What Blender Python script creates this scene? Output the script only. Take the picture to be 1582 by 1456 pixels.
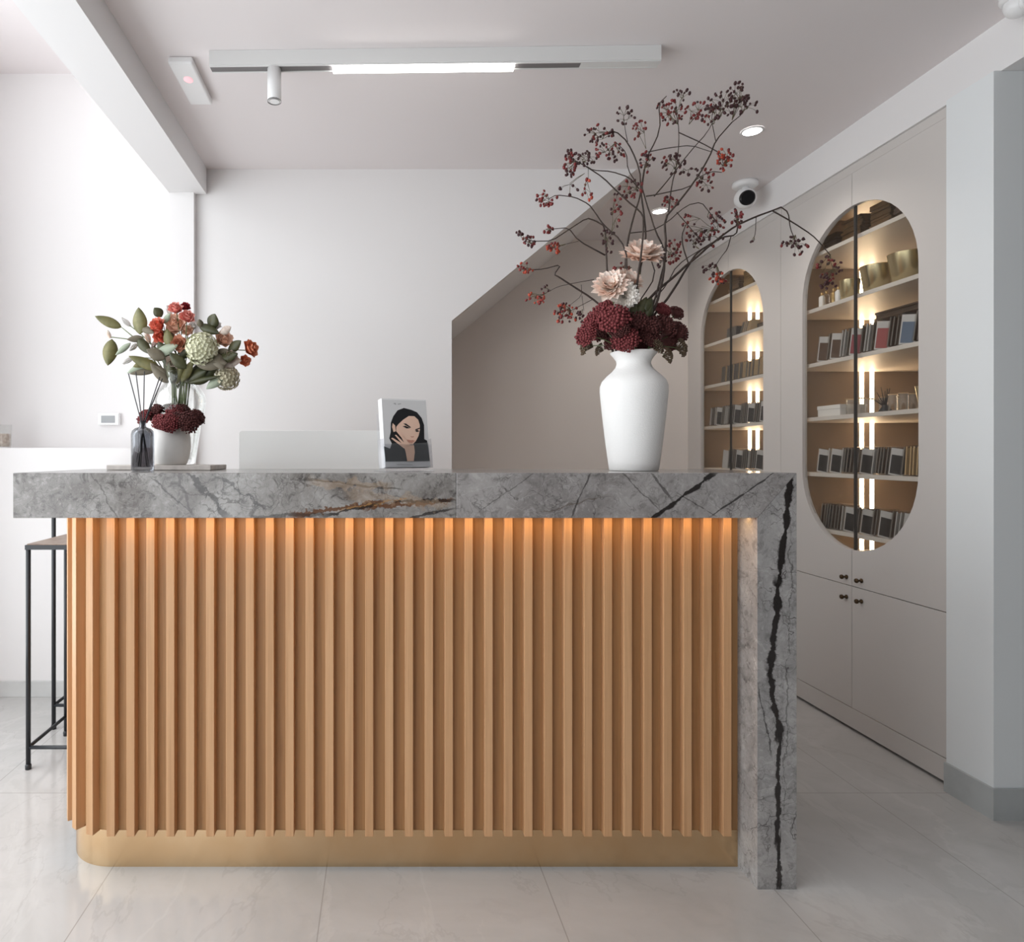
import bpy, bmesh, math, random
from mathutils import Vector, Matrix

# ---------------------------------------------------------------- camera / world / exposure
PI = math.pi
F, VX, VY, EYE = 1025.0, 590.0, 702.0, 1.16
sc = bpy.context.scene
col = sc.collection
for o in list(bpy.data.objects):
    bpy.data.objects.remove(o)
cam_d = bpy.data.cameras.new('camera')
cam = bpy.data.objects.new('camera', cam_d)
col.objects.link(cam)
cam.location = (0, 0, EYE)
cam.rotation_euler = (math.radians(90), 0, 0)
cam_d.sensor_width = 36
cam_d.lens = 36 * F / 1582
cam_d.shift_x = (791 - VX) / 1582
cam_d.shift_y = (VY - 728) / 1582
cam_d.clip_start = 0.02
sc.camera = cam
sc.view_settings.view_transform = 'Standard'
sc.view_settings.look = 'None'
sc.view_settings.exposure = 0.0
sc.view_settings.gamma = 1.0
sc.view_settings.use_curve_mapping = False
w = bpy.data.worlds.new('world')
sc.world = w
w.use_nodes = True
w.node_tree.nodes['Background'].inputs[0].default_value = (0.93, 0.97, 1.0, 1)
w.node_tree.nodes['Background'].inputs[1].default_value = 3.9
sc.cycles.max_bounces = 10
sc.cycles.diffuse_bounces = 6
sc.cycles.transparent_max_bounces = 24
sc.cycles.caustics_reflective = False
sc.cycles.caustics_refractive = False
sc.cycles.sample_clamp_indirect = 6
sc.cycles.use_denoising = True


def area(name, loc, rot, sx, sy, power, color=(1, 1, 1), portal=False):
    d = bpy.data.lights.new(name, 'AREA')
    d.shape = 'RECTANGLE'
    d.size, d.size_y = sx, sy
    d.energy, d.color = power, color
    o = bpy.data.objects.new(name, d)
    col.objects.link(o)
    o.location, o.rotation_euler = loc, rot
    if portal:
        d.cycles.is_portal = True
    return o


# daylight enters by the tall window wall on the left and the shop front behind the camera
area('window_portal', (-2.07, 0.7, 1.6), (0, -PI / 2, 0), 2.9, 4.2, 1, portal=True)
area('shopfront_portal', (-1.42, -1.72, 1.25), (PI / 2, 0, 0), 1.0, 2.3, 1, portal=True)


def P(px, py, D):
    """world point seen at photo pixel (px, py) at distance D in front of the camera"""
    return Vector(((px - VX) * D / F, D, EYE + (VY - py) * D / F))


# ---------------------------------------------------------------- helpers
class MB:
    def __init__(s):
        s.v, s.f, s.m, s.sm = [], [], [], []

    def face(s, idx, m=0, sm=False):
        s.f.append(tuple(idx)); s.m.append(m); s.sm.append(sm)

    def box(s, x0, x1, y0, y1, z0, z1, m=0, M=None):
        b = len(s.v)
        for z in (z0, z1):
            for x, y in ((x0, y0), (x1, y0), (x1, y1), (x0, y1)):
                p = Vector((x, y, z))
                s.v.append(M @ p if M else p)
        for q in ((3, 2, 1, 0), (4, 5, 6, 7), (0, 1, 5, 4), (1, 2, 6, 5), (2, 3, 7, 6), (3, 0, 4, 7)):
            s.face([b + i for i in q], m)
        return s

    def prism(s, pts, vec, m=0, side_m=None, smooth_side=False):
        """pts: list of 3D points (planar polygon), extruded by vec"""
        n = len(pts); b = len(s.v); vec = Vector(vec)
        s.v += [Vector(p) for p in pts] + [Vector(p) + vec for p in pts]
        s.face([b + i for i in reversed(range(n))], m)
        s.face([b + n + i for i in range(n)], m)
        sm_ = m if side_m is None else side_m
        for i in range(n):
            j = (i + 1) % n
            s.face((b + i, b + j, b + n + j, b + n + i), sm_, smooth_side)
        return s

    def tube(s, pts, r, n=6, m=0, cap=True, sm=True):
        pts = [Vector(p) for p in pts]
        rs = r if isinstance(r, (list, tuple)) else [r] * len(pts)
        b = len(s.v); prev = None
        for i, p in enumerate(pts):
            t = (pts[min(i + 1, len(pts) - 1)] - pts[max(i - 1, 0)])
            t = t.normalized() if t.length > 1e-9 else Vector((0, 0, 1))
            if prev is None:
                a = Vector((0, 0, 1)) if abs(t.z) < .9 else Vector((1, 0, 0))
                u = t.cross(a).normalized()
            else:
                u = (prev - t * prev.dot(t)).normalized()
            prev = u
            w_ = t.cross(u)
            for k in range(n):
                a = 2 * PI * k / n
                s.v.append(p + (u * math.cos(a) + w_ * math.sin(a)) * rs[i])
        for i in range(len(pts) - 1):
            for k in range(n):
                k2 = (k + 1) % n
                s.face((b + i * n + k, b + i * n + k2, b + (i + 1) * n + k2, b + (i + 1) * n + k), m, sm)
        if cap:
            s.face([b + k for k in reversed(range(n))], m)
            s.face([b + (len(pts) - 1) * n + k for k in range(n)], m)
        return s

    def lathe(s, prof, n=48, m=0, c=(0, 0, 0), M=None, sm=True, capb=True, capt=True):
        b = len(s.v)
        for r, z in prof:
            for k in range(n):
                a = 2 * PI * k / n
                p = Vector((c[0] + r * math.cos(a), c[1] + r * math.sin(a), c[2] + z))
                s.v.append(M @ p if M else p)
        for i in range(len(prof) - 1):
            for k in range(n):
                k2 = (k + 1) % n
                s.face((b + i * n + k, b + i * n + k2, b + (i + 1) * n + k2, b + (i + 1) * n + k), m, sm)
        if capb:
            s.face([b + k for k in reversed(range(n))], m)
        if capt:
            s.face([b + (len(prof) - 1) * n + k for k in range(n)], m)
        return s

    def ball(s, c, r, n=8, rings=5, m=0, sc_=(1, 1, 1), M=None):
        b = len(s.v); c = Vector(c)
        def add(p):
            q = Vector((p[0] * sc_[0], p[1] * sc_[1], p[2] * sc_[2])) * r
            if M: q = M @ q
            s.v.append(c + q)
        add((0, 0, -1))
        for i in range(1, rings):
            a = -PI / 2 + PI * i / rings
            for k in range(n):
                t = 2 * PI * k / n
                add((math.cos(a) * math.cos(t), math.cos(a) * math.sin(t), math.sin(a)))
        add((0, 0, 1))
        for k in range(n):
            s.face((b, b + 1 + (k + 1) % n, b + 1 + k), m, True)
        for i in range(rings - 2):
            for k in range(n):
                k2 = (k + 1) % n
                s.face((b + 1 + i * n + k, b + 1 + i * n + k2, b + 1 + (i + 1) * n + k2, b + 1 + (i + 1) * n + k), m, True)
        last = b + 1 + (rings - 1) * n
        for k in range(n):
            s.face((last, last - n + k, last - n + (k + 1) % n), m, True)
        return s

    def mesh(s, name, mats, bevel=0, solid=0):
        me = bpy.data.meshes.new(name)
        me.from_pydata([tuple(p) for p in s.v], [], s.f)
        if not isinstance(mats, (list, tuple)):
            mats = [mats]
        for m in mats:
            me.materials.append(m)
        me.polygons.foreach_set('material_index', s.m)
        me.polygons.foreach_set('use_smooth', s.sm)
        me.update()
        return me

    def build(s, name, mats, parent=None, bevel=0, solid=0, loc=None):
        return put(name, s.mesh(name, mats), parent, bevel, solid, loc)


def put(name, me, parent=None, bevel=0, solid=0, loc=None, rot=None):
    o = bpy.data.objects.new(name, me)
    col.objects.link(o)
    if parent: o.parent = parent
    if loc is not None: o.location = loc
    if rot is not None: o.rotation_euler = rot
    if solid:
        md = o.modifiers.new('solid', 'SOLIDIFY'); md.thickness = solid; md.offset = 0
    if bevel:
        md = o.modifiers.new('bevel', 'BEVEL'); md.width = bevel; md.segments = 2
        md.limit_method = 'ANGLE'; md.angle_limit = math.radians(50)
        md.harden_normals = False
    return o


def tag(o, label, cat, group=None):
    o['label'] = label; o['category'] = cat
    if group: o['group'] = group
    return o


def thing(name, label, cat, loc=(0, 0, 0), rotz=0, group=None):
    o = bpy.data.objects.new(name, None)
    col.objects.link(o)
    o.empty_display_size = .05
    o.location = loc; o.rotation_euler = (0, 0, rotz)
    return tag(o, label, cat, group)


def struct(name, mb, m, bevel=0):
    o = mb.build(name, m, None, bevel)
    o['kind'] = 'structure'
    return o


# ---------------------------------------------------------------- materials
class NT:
    def __init__(s, name):
        s.mat = bpy.data.materials.new(name); s.mat.use_nodes = True
        s.t = s.mat.node_tree
        s.b = s.t.nodes['Principled BSDF']
        s.tc = s.t.nodes.new('ShaderNodeTexCoord')

    def n(s, typ, ins=None, **kw):
        nd = s.t.nodes.new('ShaderNode' + typ)
        for k, v in kw.items(): setattr(nd, k, v)
        for k, v in (ins or {}).items():
            if hasattr(v, 'is_output'): s.t.links.new(v, nd.inputs[k])
            else: nd.inputs[k].default_value = v
        return nd

    def link(s, a, b): s.t.links.new(a, b)

    def math(s, op, a, b=0.0, c=0.0):
        nd = s.n('Math', operation=op)
        for i, v in enumerate((a, b, c)):
            if hasattr(v, 'is_output'): s.link(v, nd.inputs[i])
            else: nd.inputs[i].default_value = v
        return nd.outputs[0]

    def ss(s, v, lo, hi, inv=False):
        nd = s.n('MapRange', {'Value': v, 'From Min': lo, 'From Max': hi,
                              'To Min': 1.0 if inv else 0.0, 'To Max': 0.0 if inv else 1.0}, interpolation_type='SMOOTHSTEP')
        return nd.outputs[0]

    def mix(s, f, a, b):
        nd = s.n('Mix', data_type='RGBA')
        for i, v in ((0, f), (6, a), (7, b)):
            if hasattr(v, 'is_output'): s.link(v, nd.inputs[i])
            else: nd.inputs[i].default_value = v if i == 0 else (*v, 1)
        return nd.outputs[2]

    def noise(s, vec, scale, detail=5, rough=.55, dist=0):
        return s.n('TexNoise', {'Vector': vec, 'Scale': scale, 'Detail': detail, 'Roughness': rough, 'Distortion': dist})

    def mapping(s, vec, scale=(1, 1, 1), loc=(0, 0, 0), rot=(0, 0, 0)):
        return s.n('Mapping', {'Vector': vec, 'Scale': scale, 'Location': loc, 'Rotation': rot}).outputs[0]

    def bump(s, h, strength=.1, dist=.01):
        b = s.n('Bump', {'Height': h, 'Strength': strength, 'Distance': dist})
        s.link(b.outputs[0], s.b.inputs['Normal'])


def mat(name, color, rough=.5, metal=0, var=.0, vscale=8, bump=0, bscale=200, emit=None, spec=None):
    t = NT(name)
    t.b.inputs['Base Color'].default_value = (*color, 1)
    t.b.inputs['Roughness'].default_value = rough
    t.b.inputs['Metallic'].default_value = metal
    if spec is not None: t.b.inputs['Specular IOR Level'].default_value = spec
    if var:
        nz = t.noise(t.tc.outputs['Object'], vscale)
        a = tuple(max(0, c * (1 - var)) for c in color); b = tuple(min(1, c * (1 + var)) for c in color)
        t.link(t.mix(t.ss(nz.outputs[0], .3, .7), a, b), t.b.inputs['Base Color'])
    if bump:
        nz = t.noise(t.tc.outputs['Object'], bscale, 3)
        t.bump(nz.outputs[0], bump, .002)
    if emit:
        t.b.inputs['Emission Color'].default_value = (*emit[:3], 1)
        t.b.inputs['Emission Strength'].default_value = emit[3]
    return t.mat


def glass_mat(name, tint=(1, 1, 1), gloss=.08, rough=.02, fr=.8):
    """thin clear pane or wall of glass / acrylic: see-through with a fresnel-weighted reflection"""
    t = NT(name)
    t.t.nodes.remove(t.b)
    out = [n for n in t.t.nodes if n.type == 'OUTPUT_MATERIAL'][0]
    tr = t.n('BsdfTransparent', {'Color': (*tint, 1)})
    gl = t.n('BsdfGlossy', {'Color': (1, 1, 1, 1), 'Roughness': rough})
    lw = t.n('LayerWeight', {'Blend': .25})
    f = t.math('MULTIPLY_ADD', lw.outputs['Fresnel'], fr, gloss)
    mx = t.n('MixShader', {0: f, 1: tr.outputs[0], 2: gl.outputs[0]})
    t.link(mx.outputs[0], out.inputs[0])
    return t.mat


def wood_mat(name, c1, c2, c3, rough=.45, scale=1.0):
    t = NT(name)
    v = t.tc.outputs['Object']
    big = t.noise(t.mapping(v, (18 * scale, 18 * scale, .25)), 1, 2)
    g1 = t.noise(t.mapping(v, (60 * scale, 60 * scale, 1.6)), 1, 5, .6, .3)
    g2 = t.noise(t.mapping(v, (260 * scale, 260 * scale, 5)), 1, 3, .6)
    c = t.mix(t.ss(big.outputs[0], .35, .65), c1, c2)
    c = t.mix(t.math('MULTIPLY', t.ss(g1.outputs[0], .48, .72), .55), c, c3)
    c = t.mix(t.math('MULTIPLY', t.ss(g2.outputs[0], .5, .75), .35), c, c3)
    t.link(c, t.b.inputs['Base Color'])
    t.b.inputs['Roughness'].default_value = rough
    t.bump(g2.outputs[0], .12, .002)
    return t.mat


def stone_mat(name, ca, cb, veins, seed=0, crack=.8, rough=.16, dark=.5):
    """grey marble; veins = list of (x0,z0,x1,z1,width,wobble,colour,strength,scale)"""
    t = NT(name)
    v = t.tc.outputs['Object']
    vm = t.mapping(v, (1, 1, 1), (seed, seed * .7, 0))
    n1 = t.noise(vm, 5, 6, .65, .6)
    n2 = t.noise(vm, 26, 6, .7, .8)
    n3 = t.noise(vm, 90, 4, .7)
    c = t.mix(t.ss(n1.outputs[0], .34, .66), ca, cb)
    dk = tuple(x * .45 for x in ca)
    lt = tuple(min(1, x * 1.35) for x in cb)
    c = t.mix(t.math('MULTIPLY', t.ss(n2.outputs[0], .50, .66), dark), c, dk)
    c = t.mix(t.math('MULTIPLY', t.ss(n2.outputs[0], .28, .46, True), .5), c, lt)
    c = t.mix(t.math('MULTIPLY', t.ss(n3.outputs[0], .55, .72), .4), c, lt)
    # fine crackle
    warp = t.n('VectorMath', {0: v, 1: (0, 0, 0)}, operation='ADD')
    wn = t.noise(vm, 14, 3, .6)
    sc1 = t.n('VectorMath', {0: wn.outputs[1], 'Scale': .09}, operation='SCALE')
    t.link(sc1.outputs[0], warp.inputs[1])
    for (s_, w_, k_, off) in ((34, .04, .5, 0), (10, .012, .95, 3.3), (21, .02, .75, 9.1), (64, .06, .35, 7)):
        vo = t.n('TexVoronoi', {'Vector': t.mapping(warp.outputs[0], (1, 1, .75), (off + seed, 0, off)), 'Scale': s_}, feature='DISTANCE_TO_EDGE')
        gate = t.ss(t.noise(vm, s_ * .4, 4).outputs[0], .50, .62)
        mk = t.math('MULTIPLY', t.ss(vo.outputs['Distance'], w_ * .3, w_, True), t.math('MULTIPLY', gate, k_ * crack))
        c = t.mix(mk, c, (.06, .05, .05))
    vo = t.n('TexVoronoi', {'Vector': t.mapping(warp.outputs[0], (1, 1, .8), (11 + seed, 2, 5)), 'Scale': 7}, feature='DISTANCE_TO_EDGE')
    mk = t.math('MULTIPLY', t.ss(vo.outputs['Distance'], .002, .008, True), .13)
    c = t.mix(mk, c, (.75, .72, .7))
    xyz = t.n('SeparateXYZ', {0: v})
    X, Z = xyz.outputs[0], xyz.outputs[2]
    for (x0, z0, x1, z1, wd, wob, colr, st, ns) in veins:
        L = math.hypot(x1 - x0, z1 - z0); ux, uz = (x1 - x0) / L, (z1 - z0) / L
        dx, dz = t.math('SUBTRACT', X, x0), t.math('SUBTRACT', Z, z0)
        tt = t.math('ADD', t.math('MULTIPLY', dx, ux), t.math('MULTIPLY', dz, uz))
        dd = t.math('ADD', t.math('MULTIPLY', dx, -uz), t.math('MULTIPLY', dz, ux))
        nz = t.noise(t.mapping(v, (1, 1, 1), (x0 * 7 + 3, 0, z0 * 5)), ns, 5, .6)
        dd = t.math('ADD', dd, t.math('MULTIPLY', t.math('SUBTRACT', nz.outputs[0], .5), wob))
        wn2 = t.noise(t.mapping(v, (1, 1, 1), (x0 * 3, 4, z0)), ns * 2.2, 4, .6)
        wv = t.math('MULTIPLY', t.ss(wn2.outputs[0], .3, .7), wd * 1.4)
        r_ = t.math('DIVIDE', t.math('ABSOLUTE', dd), t.math('ADD', wv, wd * .25))
        mk = t.ss(r_, .65, 1.15, True)
        ends = t.math('MULTIPLY', t.ss(tt, -.01, .03), t.ss(tt, L - .03, L + .01, True))
        mk = t.math('MULTIPLY', t.math('MULTIPLY', mk, ends), st)
        c = t.mix(mk, c, colr)
    t.link(c, t.b.inputs['Base Color'])
    t.b.inputs['Roughness'].default_value = rough
    return t.mat


M = {}
M['wall'] = mat('white_wall_paint', (.80, .78, .775), .7, bump=.05, bscale=90)
M['wall_dark'] = mat('unseen_wall_bounce_cut', (.13, .125, .12), .8)  # dark tone given to the unseen walls to cut bounce light
M['wall_alcove'] = mat('white_wall_paint_warm_shade', (.82, .76, .715), .7, bump=.05, bscale=90)  # same white as the walls, the alcove's warm shade put into the colour
M['ceiling'] = mat('ceiling_paint', (.82, .775, .775), .8)
M['white_beam'] = mat('white_beam_paint', (.82, .81, .81), .7)
M['pillar'] = mat('pillar_paint', (.80, .83, .84), .7)
M['cabinet'] = mat('greige_lacquer', (.62, .59, .565), .42)
M['cabinet_in'] = mat('taupe_melamine', (.30, .235, .18), .5)
M['shelf'] = mat('greige_shelf', (.66, .61, .56), .45)
M['gap'] = mat('dark_pane_edge', (.06, .055, .05), .8)
M['skirt'] = mat('grey_tile_skirting', (.42, .44, .44), .3, var=.1, vscale=5)
M['skirt_l'] = mat('pale_tile_skirting', (.62, .62, .61), .3, var=.08, vscale=5)
M['oak'] = wood_mat('oak_slats', (.61, .355, .185), (.55, .31, .155), (.43, .225, .10))
M['oak_in'] = wood_mat('oak_panel', (.50, .285, .125), (.46, .255, .11), (.33, .175, .07))
M['walnut'] = wood_mat('brown_wood_seat', (.33, .25, .20), (.28, .2, .16), (.2, .14, .1))
t = NT('brushed_brass_sheet')
nz = t.noise(t.mapping(t.tc.outputs['Object'], (2, 2, 60)), 4, 3)
n2 = t.noise(t.tc.outputs['Object'], 5, 4)
t.link(t.mix(t.ss(n2.outputs[0], .3, .7), (.70, .48, .27), (.78, .57, .35)), t.b.inputs['Base Color'])
t.b.inputs['Metallic'].default_value = 1
t.link(t.n('MapRange', {'Value': nz.outputs[0], 'To Min': .18, 'To Max': .28}).outputs[0], t.b.inputs['Roughness'])
M['brass'] = t.mat
t = NT('satin_brass_pot')
t.b.inputs['Base Color'].default_value = (.72, .62, .38, 1)
t.b.inputs['Metallic'].default_value = 1
t.b.inputs['Roughness'].default_value = .27
nz = t.noise(t.mapping(t.tc.outputs['Object'], (1, 1, 150)), 1, 3)
t.bump(nz.outputs[0], .05, .001)
M['brass_pot'] = t.mat
M['bronze'] = mat('dark_bronze', (.09, .06, .035), .4, 1)
M['black'] = mat('black_metal', (.018, .02, .024), .42)
M['lens'] = mat('black_lens', (.006, .006, .007), .25)
M['white_plastic'] = mat('white_plastic', (.86, .86, .86), .35)
M['monitor'] = mat('white_monitor_shell', (.97, .97, .95), .3)
M['grey_lcd'] = mat('grey_lcd', (.33, .34, .35), .4)
M['alu'] = mat('white_aluminium', (.74, .74, .73), .45)
M['dark_slot'] = mat('track_slot', (.18, .17, .17), .6)
M['paper'] = mat('white_paper', (.93, .93, .93), .6)
M['pink_light'] = mat('pink_indicator', (.9, .5, .52), .4, emit=(1, .35, .4, .9))
M['led'] = mat('led_diffuser', (.9, .9, .9), .5, emit=(1, .98, .95, 9))
M['down_led'] = mat('downlight_led', (.9, .9, .9), .5, emit=(1, .97, .93, 14))
M['led_warm'] = mat('warm_cabinet_led', (.9, .85, .75), .5, emit=(1, .74, .47, 26))
M['led_amber'] = mat('amber_counter_led', (.9, .8, .6), .5, emit=(1, .58, .22, 13))
M['vase'] = mat('white_stoneware', (.94, .93, .91), .75, bump=.5, bscale=260)
M['pot'] = mat('off_white_ceramic', (.80, .78, .75), .45, var=.04, vscale=14)
M['slab'] = mat('beige_stone_tray', (.60, .55, .51), .5, var=.12, vscale=30)
M['glass'] = glass_mat('clear_glass', (.97, .975, .97), .012, .05, .45)
M['door_glass'] = glass_mat('cabinet_glass', (.97, .97, .96), .004, .02, .10)
M['acrylic'] = glass_mat('clear_acrylic', (.975, .98, .99), .03, .03, .5)
M['smoke'] = glass_mat('smoked_glass', (.60, .61, .63), .03, .04, .5)
M['case'] = glass_mat('clear_case_plastic', (.94, .93, .92), .025, .12, .35)
M['smoke_liq'] = glass_mat('dark_liquid', (.80, .74, .74), .0, .05, .1)
M['branch'] = mat('dark_brown_bark', (.05, .033, .026), .7, var=.3, vscale=40)
M['twig'] = mat('green_brown_twig', (.12, .10, .055), .7, var=.4, vscale=40)
M['berry'] = mat('crimson_rosehip', (.17, .012, .012), .4)
M['berry_d'] = mat('dark_rosehip', (.045, .008, .010), .45)
M['berry_b'] = mat('orange_red_rosehip', (.42, .05, .02), .4)


def two_tone(name, a, b, scale, lo=.4, hi=.6, rough=.65):
    t = NT(name)
    nz = t.noise(t.tc.outputs['Object'], scale, 4)
    t.link(t.mix(t.ss(nz.outputs[0], lo, hi), a, b), t.b.inputs['Base Color'])
    t.b.inputs['Roughness'].default_value = rough
    return t.mat


M['sedum'] = two_tone('crimson_stonecrop', (.12, .016, .020), (.34, .075, .078), 30, .42, .62, .8)
M['sedum_d'] = two_tone('maroon_stonecrop', (.05, .014, .014), (.17, .045, .04), 30, .42, .62, .8)
M['sedum_g'] = two_tone('brown_green_stonecrop', (.10, .035, .03), (.13, .12, .06), 45)
M['stem'] = mat('green_stem', (.13, .16, .07), .6, var=.2, vscale=30)
M['stem_pale'] = mat('pale_green_stem', (.33, .36, .24), .6)
M['leaf'] = two_tone('olive_leaf', (.125, .12, .038), (.22, .195, .075), 18, .35, .65, .5)
M['leaf_d'] = two_tone('dark_green_leaf', (.045, .050, .02), (.09, .088, .035), 20, .35, .65, .45)
M['leaf_m'] = mat('mint_leaf', (.36, .41, .31), .6)
M['leaf_t'] = mat('taupe_green_leaf', (.17, .145, .10), .6, var=.2, vscale=20)
M['petal_c'] = mat('cream_petal', (.97, .92, .86), .6)
M['petal_w'] = mat('white_petal', (.88, .86, .84), .6)
M['coral'] = two_tone('coral_petal', (.72, .16, .10), (.82, .34, .24), 70)
M['pinkc'] = two_tone('pink_coral_petal', (.80, .25, .22), (.88, .52, .44), 60)
M['deep'] = two_tone('deep_red_petal', (.35, .03, .05), (.5, .08, .09), 60)
M['peach'] = two_tone('peach_petal', (.82, .50, .36), (.90, .72, .60), 60)
M['rust'] = two_tone('rust_petal', (.55, .22, .12), (.68, .36, .25), 60)
M['tan'] = two_tone('tan_petal', (.50, .40, .34), (.66, .57, .50), 60)
M['orange'] = two_tone('orange_petal', (.72, .20, .09), (.85, .42, .26), 70)
M['dahlia'] = two_tone('pale_peach_dahlia', (.93, .66, .54), (.96, .83, .74), 30, .35, .65)
M['dahlia_w'] = two_tone('cream_dahlia', (.94, .78, .68), (.97, .90, .83), 30, .35, .65)
M['dahlia_c'] = mat('golden_pink_dahlia_centre', (.85, .42, .28), .6)
M['hydr'] = two_tone('cream_green_hydrangea', (.50, .50, .27), (.80, .79, .63), 70, .35, .6)
M['hydr_t'] = two_tone('tan_green_hydrangea', (.40, .38, .2), (.66, .60, .48), 60, .35, .6)
M['cotton'] = mat('cotton_white', (.82, .78, .72), .9)
M['gold_box'] = mat('gold_carton', (.42, .28, .12), .35, .7, var=.2, vscale=60)
M['dark_box'] = mat('dark_carton', (.07, .045, .03), .4, var=.3, vscale=60)
M['bronze_box'] = mat('bronze_carton', (.17, .10, .045), .35, .4, var=.3, vscale=60)
M['white_box'] = mat('white_carton', (.80, .77, .73), .5)
M['card_k'] = mat('black_card', (.012, .012, .014), .7, spec=.15)
M['card_b'] = mat('brown_card', (.12, .07, .045), .6, spec=.2)
M['card_w'] = mat('white_card', (.62, .61, .60), .5)
M['card_s'] = mat('smoke_edge', (.22, .20, .18), .3)
M['card_r'] = mat('red_card', (.30, .04, .06), .5)
M['card_c'] = mat('coral_card', (.38, .085, .085), .5)
M['card_bl'] = mat('blue_card', (.10, .155, .25), .5)
M['card_g'] = mat('gold_card', (.70, .50, .26), .4)
M['skin'] = mat('printed_skin', (.90, .62, .48), .5)
M['skin_s'] = mat('printed_lips', (.62, .30, .22), .5)
M['ink'] = mat('printed_black', (.012, .012, .014), .45)
M['ink_g'] = mat('printed_grey_jacket', (.12, .125, .125), .5)
M['print_bg'] = mat('printed_grey_backdrop', (.78, .78, .78), .5)
M['print_t'] = mat('printed_grey_text', (.48, .48, .48), .5)

# floor: polished light grey 60 x 120 tiles
t = NT('polished_grey_tile_floor')
v = t.tc.outputs['Object']
xyz = t.n('SeparateXYZ', {0: v})
def joint(c, period, off, hw):
    a = t.math('MODULO', t.math('ADD', t.math('SUBTRACT', c, off), 60 * period), period)
    a = t.math('MINIMUM', a, t.math('SUBTRACT', period, a))
    return t.ss(a, hw * .6, hw * 1.2, True)
jx = joint(xyz.outputs[0], .6, -.155, .0016)
jy = joint(xyz.outputs[1], 1.2, 1.07, .0016)
jm = t.math('MAXIMUM', jx, jy)
n1 = t.noise(v, 1.6, 6, .6, 1.2)
n2 = t.noise(v, 6, 6, .65, 1.5)
c = t.mix(t.ss(n1.outputs[0], .3, .7), (.50, .49, .475), (.58, .57, .56))
c = t.mix(t.math('MULTIPLY', t.ss(n2.outputs[0], .5, .7), .25), c, (.42, .41, .40))
rg = t.n('TexNoise', {'Vector': t.mapping(v, (1, .45, 1), (3, 1, 0), (0, 0, .6)), 'Scale': 1.8, 'Detail': 7, 'Roughness': .6, 'Distortion': .6})
mk = t.ss(t.math('ABSOLUTE', t.math('SUBTRACT', rg.outputs[0], .5)), .004, .02, True)
c = t.mix(t.math('MULTIPLY', mk, .17), c, (.70, .69, .67))
rg2 = t.n('TexNoise', {'Vector': t.mapping(v, (1, .5, 1), (8, 5, 0), (0, 0, -.5)), 'Scale': 1.3, 'Detail': 7, 'Roughness': .6, 'Distortion': .6})
mk2 = t.ss(t.math('ABSOLUTE', t.math('SUBTRACT', rg2.outputs[0], .5)), .002, .006, True)
c = t.mix(t.math('MULTIPLY', mk2, .2), c, (.36, .34, .33))
c = t.mix(t.math('MULTIPLY', jm, .8), c, (.34, .32, .30))
t.link(c, t.b.inputs['Base Color'])
t.b.inputs['Roughness'].default_value = .10
t.link(t.n('MapRange', {'Value': n2.outputs[0], 'To Min': .07, 'To Max': .17}).outputs[0], t.b.inputs['Roughness'])
M['floor'] = t.mat

BK, RU, OC = (.018, .014, .013), (.12, .05, .02), (.42, .30, .20)
M['stone_l'] = stone_mat('grey_marble_left', (.155, .138, .128), (.34, .325, .31), [
    (-.25, .995, .02, 1.035, .007, .035, RU, .9, 34), (-.05, 1.018, .20, 1.037, .006, .03, RU, .9, 34), (-.12, 1.01, .08, 1.045, .003, .03, (.30, .16, .06), .8, 40),
    (-.16, .993, .0, 1.03, .004, .03, BK, .85, 22), (.02, 1.033, .20, 1.036, .004, .03, BK, .8, 25),
    (-.22, 1.095, .06, 1.065, .0025, .02, BK, .6, 18), (.05, .985, .20, 1.018, .0035, .015, BK, .8, 20),
    (-.36, .993, -.14, 1.0, .005, .02, BK, .55, 22), (-.55, 1.12, -.50, .985, .0035, .03, (.06, .05, .05), .6, 20),
    (-.20, 1.08, .03, 1.075, .016, .07, OC, .35, 14), (-.10, 1.05, .19, 1.025, .016, .06, OC, .3, 14),
    (-.53, 1.12, -.40, .985, .006, .05, (.035, .03, .03), .8, 24), (-.45, 1.11, -.30, 1.01, .004, .05, (.035, .03, .03), .7, 26), (-.62, 1.10, -.50, 1.0, .002, .03, (.04, .035, .035), .7, 24),
    (-.78, 1.12, -.70, .985, .0018, .03, (.06, .055, .05), .6, 20), (-.55, 1.06, -.35, 1.03, .003, .06, (.05, .04, .035), .6, 30)], seed=1.3, crack=.7, dark=.8)
M['stone_r'] = stone_mat('grey_marble_right', (.23, .212, .205), (.37, .35, .34), [
    (.70, .975, .90, 1.12, .005, .02, BK, .95, 15), (.50, .98, .56, 1.12, .002, .012, BK, .7, 22),
    (.71, 1.12, .78, 1.03, .003, .02, BK, .6, 22), (.87, .99, 1.06, 1.12, .002, .015, BK, .8, 15),
    (.78, 1.06, .90, .99, .0014, .012, BK, .6, 22), (.40, 1.0, .60, 1.05, .0016, .03, (.1, .07, .05), .5, 22),
    (.25, 1.0, .42, 1.12, .0015, .02, BK, .45, 22), (.63, 1.12, .75, 1.0, .002, .02, BK, .55, 22)], seed=5.1, crack=.8)
M['stone_leg'] = stone_mat('grey_marble_leg', (.27, .26, .255), (.40, .385, .375), [
    (1.094, 1.13, 1.055, .80, .009, .022, BK, .97, 12), (1.060, .84, 1.032, .55, .009, .026, BK, .97, 12),
    (1.030, .60, 1.062, .38, .010, .022, BK, .97, 12), (1.060, .42, 1.052, .10, .0065, .022, BK, .97, 12),
    (1.048, .16, 1.066, -.02, .005, .022, BK, .95, 16), (1.062, .16, 1.050, -.02, .004, .02, BK, .9, 16),
    (1.002, .55, 1.04, .35, .0025, .02, BK, .7, 22), (1.09, .95, 1.07, .2, .0016, .05, BK, .5, 15)], seed=9.2, crack=.85)

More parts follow.
